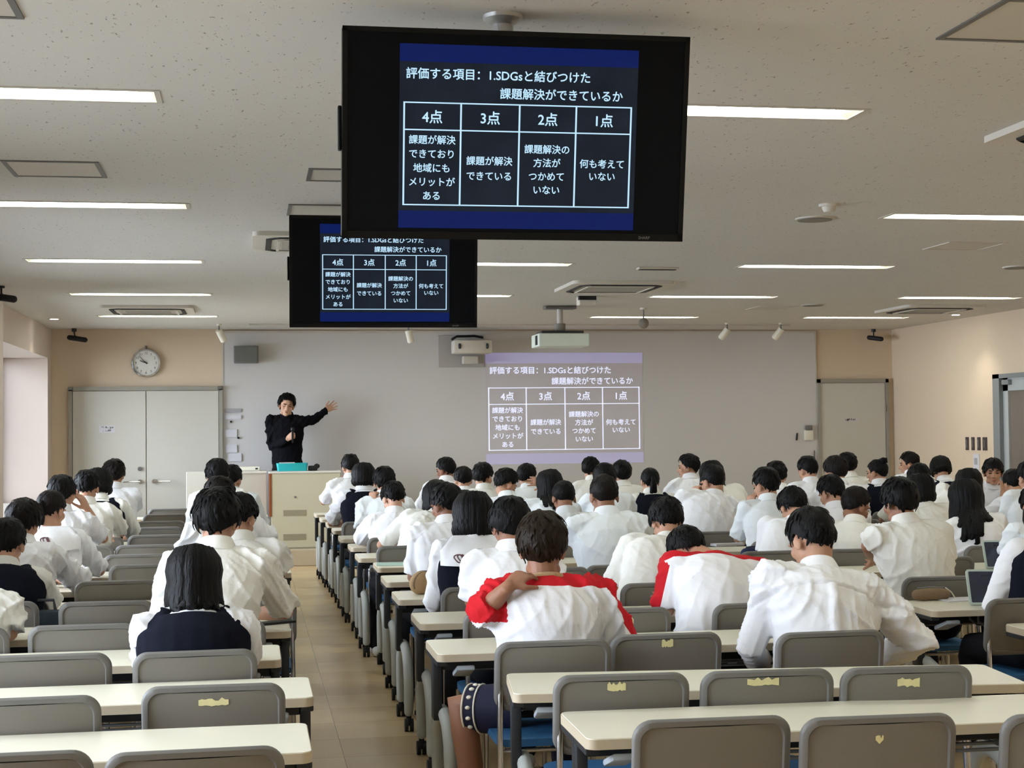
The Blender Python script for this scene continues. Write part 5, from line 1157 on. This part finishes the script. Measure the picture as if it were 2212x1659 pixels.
P('person in white sailor collar with line embroidery and black vest, black bob', 1022, 1117, 7.72, 7.86, pitch=10, hair='bob', length=.12, top='sailor', near=True, sleeve='long', shirt=M_SHIRT, thick=1.15, arms=(((936, 1300, 7.75), (958, 1312, 8.1)), 'write'))
P('person in white shirt directly right of the sailor-collar girl', 1102, 1138, 6.98, 7.16, hipX=1.14, pitch=22, hair='fringe', near=True, arms=(((1020, 1300, 7.05), (1048, 1318, 7.4)), 'write'), shirt=M_SHIRT, sk=M_SKIN2)
rb = P('person in white jersey with red shoulders, hand on the back of the neck', 1172, 1184, 5.9, 6.04, hipX=1.14, pitch=10, yaw=-22, tilt=0, hair='fringe', hm=M_HAIR3, sk=M_SKIN2, near=True, fine=True, top='jersey', sleeve='short', k=1.06, sw=1.06, collar='round', chair_x=1.12, legs='shorts', thick=.95, slv=1.04, fold=1.25,
       arms=(((1040, 1326, 5.86), (1098, 1268, 5.80), (.62, .42, .40), (.5, .6, -.3), dict(curl=26, spread=3, k=.95, side=-1, cuff=True)), ((1340, 1398, 6.0), (1330, 1432, 6.28))))
# bare left leg and patterned shorts of the red-shouldered boy, knee turned out to the aisle
o, base, dz_ = rb['o'], rb['base'], rb['dz']; hip = at_d(1085, 1532, 5.92 + dz_); kn = at_d(1000, 1530, 5.98 + dz_); an = at_d(1030, 1720, 5.9 + dz_); an[2] = .09
part('bare_leg', MB().tube([hip, hip * .4 + kn * .6, kn + np.array([-.01, 0, 0.01]), kn * .8 + an * .2 + np.array([-.005, -.02, 0]), kn * .45 + an * .55, an], [.082, .072, .062, .056, .050, .040], n=16), M_SKIN2, o, base, 80)
sh_ = MB().tube([hip + np.array([.06, 0, 0]), hip * .75 + kn * .25, hip * .4 + kn * .6, hip * .22 + kn * .78], [(.10, .10), (.098, .098), (.092, .092), (.094, .096)], n=18, round_caps=False); so_ = part('shorts', sh_, M_SHORTS, o, base, 60)
u_ = unit(kn - hip); c_ = hip * .33 + kn * .67; sd_ = unit(np.cross(u_, [0, 1, 0])); bk_ = np.cross(u_, sd_)
def ringpt(a, t): return c_ + u_ * t + (sd_ * math.cos(a) + bk_ * math.sin(a)) * .0965
st_ = MB()
for t_ in (-.028, .022): st_.tube([ringpt(a, t_) for a in np.linspace(0, 2 * math.pi, 32)], .0035, n=5)
part('shorts_stripe', st_, M_SPOT, so_, base)
for i in range(14):
    a = 2 * math.pi * i / 14; part('badge', MB().ell(ringpt(a, -.003) - (sd_ * math.cos(a) + bk_ * math.sin(a)) * .004, (.011, .011, .008), None, 8, 6), M_TOP, so_, base)
part('shoe', MB().tube([an + np.array([0, -.05, -.05]), an + np.array([-.01, .06, -.05]), an + np.array([-.02, .16, -.06])], [(.04, .036), (.045, .034), (.036, .024)], side=(1, 0, 0), n=12), M_SHOE, o, base)
P('person in white jersey with red shoulders, head bowed down over the desk', 1490, 1192, 6.9, 7.2, hipX=2.12, pitch=56, yaw=14, tilt=-12, hair='short', thick=.7, hm=M_HAIR, near=True, top='jersey', collar='round', bulge=.13, fold=1.2, k=1.02, sw=1.12, neck=(.085, -.115, -.045), chair_x=2.27, arms=(((1440, 1318, 7.0), (1432, 1300, 7.3)), ((1632, 1310, 7.05), (1600, 1330, 7.35))), byaw=4)
P('person in white shirt with bowed head and bowl-cut black hair, middle of right block', 1440, 1128, 7.75, 8.12, hipX=2.02, pitch=38, hair='fringe', near=True, bulge=.11, chair_x=2.09, arms=(((1325, 1272, 7.9), (1372, 1290, 8.2)), ((1502, 1235, 8.0), (1470, 1262, 8.3))), shirt=M_SHIRT2, sw=1.1)
P('person in large white shirt with close-cropped hair, centre of the room', 1305, 1072, 9.66, 9.86, pitch=18, hair='crop', hm=M_HAIR2, near=True, sw=1.12, k=1.04, sk=M_SKIN2, shirt=M_SHIRT3, arms=(((1243, 1175, 9.75), (1262, 1190, 10.1)), ((1375, 1172, 9.75), (1350, 1190, 10.1))))
P('person in white shirt with cropped hair before the girl with long hair, ears visible', 1218, 1076, 10.75, 10.98, pitch=26, hair='crop', near=True, sk=M_SKIN2, arms=('write', 'write'))
P('person with long straight black hair falling down the left, by the projection', 1188, 1051, 11.75, 11.95, pitch=14, tilt=-6, hair='long', length=.36, near=True, hipX=2.25)
P('person with head hidden behind the sailor-collar girl, short black hair', 1004, 1104, 9.95, 10.15, pitch=24, hair='short')
P('person in white shirt at the front of the right block, profile to the left', 963, 1016, 16.05, 16.25, yaw=48, pitch=10, face=True, hair='short', hipX=1.98, sk=M_SKIN2)
P('person in white shirt half hidden behind the left-looking boy at the front', 1001, 1038, 15.0, 15.15, pitch=20, hair='short')
P('person in white shirt looking right, front rows under the left part of the projection', 1043, 1031, 13.75, 13.95, yaw=-38, pitch=12, hair='short', face=True)
P('person in white shirt bending right, neck bare, beside the boy covering his forehead', 1092, 1046, 12.5, 12.72, yaw=-62, pitch=26, face=True, hair='short', sk=M_SKIN, near=True)
P('person covering the forehead with a hand, under the projection', 1138, 1031, 14.65, 14.85, yaw=-42, pitch=12, face=True, fine=True, hair='short', arms=('write', ((1206, 1034, 14.7), (1177, 1041, 14.46), (-.95, .1, .05), (0, .9, -.1), dict(curl=6, spread=5, k=1.1, side=1))))

# ================================================================== third block
P('person in white shirt looking right, front row under the right edge of the projection', 1277, 1015, 15.7, 15.9, yaw=-52, pitch=10, hair='short', face=True)
P('person in white shirt, dark head close behind the right-looking boy', 1306, 1036, 13.05, 13.25, pitch=20, hair='fringe')
P('person in white shirt with straight back, just right of the projection', 1343, 1025, 14.65, 14.8, pitch=10, hair='fringe')
P('person in dark vest with a low ponytail, back of the room centre', 1404, 1040, 13.72, 13.88, pitch=6, hair='pony', length=.24, top='vest', near=True)
P('person in white shirt with glasses, profile to the left before the board', 1487, 1010, 14.8, 15.0, yaw=66, pitch=4, hair='short', face=True, near=True)
P('person with long black hair behind the broad-backed boy with his hand at his face', 1537, 1028, 13.2, 13.4, pitch=12, hair='long', length=.22, hipX=4.15)
P('person in very broad white shirt with cropped nape, cheek on his fist', 1540, 1041, 11.6, 11.85, hipX=3.45, pitch=20, yaw=24, hair='crop', thick=1.3, near=True, fine=True, sw=1.22, k=1.06, sk=M_SKIN, arms=(((1486, 1104, 11.72), (1502, 1078, 11.98), (.1, .1, .9), (.8, .4, 0), dict(curl=60)), 'write'))
P('person in white shirt with hand before the mouth, beside the broad-backed boy', 1655, 1050, 10.85, 11.1, hipX=3.66, pitch=14, yaw=26, hair='short', near=True, face=True, fine=True, arms=(((1594, 1162, 11.05), (1622, 1098, 11.19), (.1, .15, .9), (.6, .5, 0), dict(curl=45)), 'write'))
P('person in white shirt, head partly covered by the boy with hand before mouth', 1677, 1030, 13.4, 13.6, pitch=20, hair='short')
P('person in white shirt with bowed bowl-cut head, right of the navy pencil case', 1713, 1096, 9.75, 10.05, hipX=3.30, pitch=44, hair='fringe', near=True, bulge=.10, arms=(((1652, 1196, 9.9), (1684, 1212, 10.2)), 'write'))
P('person in white shirt in right profile looking down, tanned face', 1848, 1094, 9.9, 10.1, hipX=3.86, yaw=-72, pitch=24, byaw=-24, hair='crop', thick=1.5, hm=M_HAIR2, sk=M_SKIN2, near=True, face='shut', arms=('write', 'write'), shirt=M_SHIRT2)
P('person in large white shirt with thick black hair, before the tan pencil case', 1943, 1086, 8.42, 8.62, hipX=3.60, pitch=16, yaw=16, hair='fringe', near=True, sw=1.08, sk=M_SKIN2, arms=(((1874, 1180, 8.5), (1886, 1205, 8.8)), ((2042, 1215, 8.55), (2020, 1232, 8.85))), chair_x=3.586)
P('person with very long black hair down the back, right block near the tablets', 2084, 1078, 10.35, 10.52, pitch=12, hair='long', length=.46, near=True, thick=1.15, arms=(((2022, 1160, 10.4), (2034, 1178, 10.75)), 'write'), hipX=4.84)
P('person with dark straight hair beyond the very long-haired girl', 2092, 1046, 12.2, 12.35, hipX=5.2, pitch=8, hair='long', length=.3)
P('person in white blouse with bobbed hair and hairband, right of the thick-haired boy', 1986, 1062, 11.4, 11.58, pitch=10, yaw=8, hair='bob', length=.08, near=True, hipX=5.0)
P('person in white shirt leaning right, dark head just above the hairband girl', 1985, 1035, 13.1, 13.3, hipX=5.75, pitch=24, hair='fringe')
P('person in white shirt in left profile, tallest head by the right wall', 1964, 1003, 16.5, 16.7, yaw=62, pitch=8, hair='short', face=True, hm=M_HAIR2)
P('person in black vest with head lowered, by the light switches', 2032, 1015, 15.6, 15.8, pitch=30, hair='bob', length=.03, top='vest', shirt=M_SHIRT)
P('person in black vest with a hair bun on top, before the single door', 1895, 1021, 14.45, 14.6, yaw=36, pitch=8, hair='bun', top='vest', face=True)
P('person in white shirt at the front, directly before the single door handle', 1830, 1007, 16.0, 16.15, pitch=12, hair='fringe')
P('person in white shirt looking left, in front of the single door', 1805, 1019, 13.2, 13.4, yaw=26, pitch=14, hair='fringe', hm=M_HAIR2)
P('person in white shirt by the right end of the board, round black head', 1745, 1017, 14.3, 14.5, pitch=20, yaw=20, hair='short', sw=1.08)
P('person in white shirt looking down left, just above the profile boy', 1796, 1066, 11.4, 11.6, yaw=22, pitch=26, hair='short', near=True)
# ================================================================== by the right wall
P('person turned round to the camera with a fist at the cheek, face in view', 2145, 1021, 14.6, 14.45, yaw=158, pitch=4, byaw=140, hair='fringe', face=True, fine=True, near=True, thick=.9, sk=M_SKIN, arms=(((2170, 1096, 14.15), (2167, 1062, 14.27), (.0, .1, .95), (-.5, .7, 0), dict(curl=66)), 'down'), chair_y=14.85)
P('person in white shirt with dark cropped head, between the turned-round boy and the edge', 2189, 1045, 13.6, 13.8, pitch=22, hair='crop', thick=1.4)
P('person in white shirt cut by the right edge, elbow on the table by a doorway', 2224, 1034, 11.3, 11.5, hipX=5.82, pitch=18, near=True, hair='short', arms=(((2164, 1148, 11.4), (2188, 1162, 11.75)), 'write'))
P('person in white shirt cut by the right edge, behind the farther tablet', 2238, 1096, 9.5, 9.7, hipX=4.78, pitch=20, near=True, arms=(((2180, 1205, 9.55), (2200, 1218, 9.85)), 'write'))
P('person in navy vest with white sleeve cut by the right edge, by the nearer tablet', 2262, 1130, 7.02, 7.2, hipX=3.68, pitch=16, hair='bob', length=.1, top='vest', near=True, sleeve='long', arms=(((2141, 1312, 7.05), (2170, 1335, 7.32)), 'write'), chair_x=3.52)
P('person in white long-sleeved shirt with back pleat and spiky black hair, nearest at right', 1754, 1170, 6.22, 6.52, hipX=2.26, pitch=30, yaw=18, tilt=4, hair='short', thick=.9, sk=M_SKIN, near=True, sleeve='long', shirt=M_SHIRT, pleat=True, fold=1.45, k=1.08, sw=1.10, bulge=.085, chair_x=2.215, arms=(((1620, 1402, 6.32), (1650, 1432, 6.6)), ((1990, 1384, 6.32), (1908, 1424, 6.52))))
bpy.data.scenes.remove(tmp_scene)
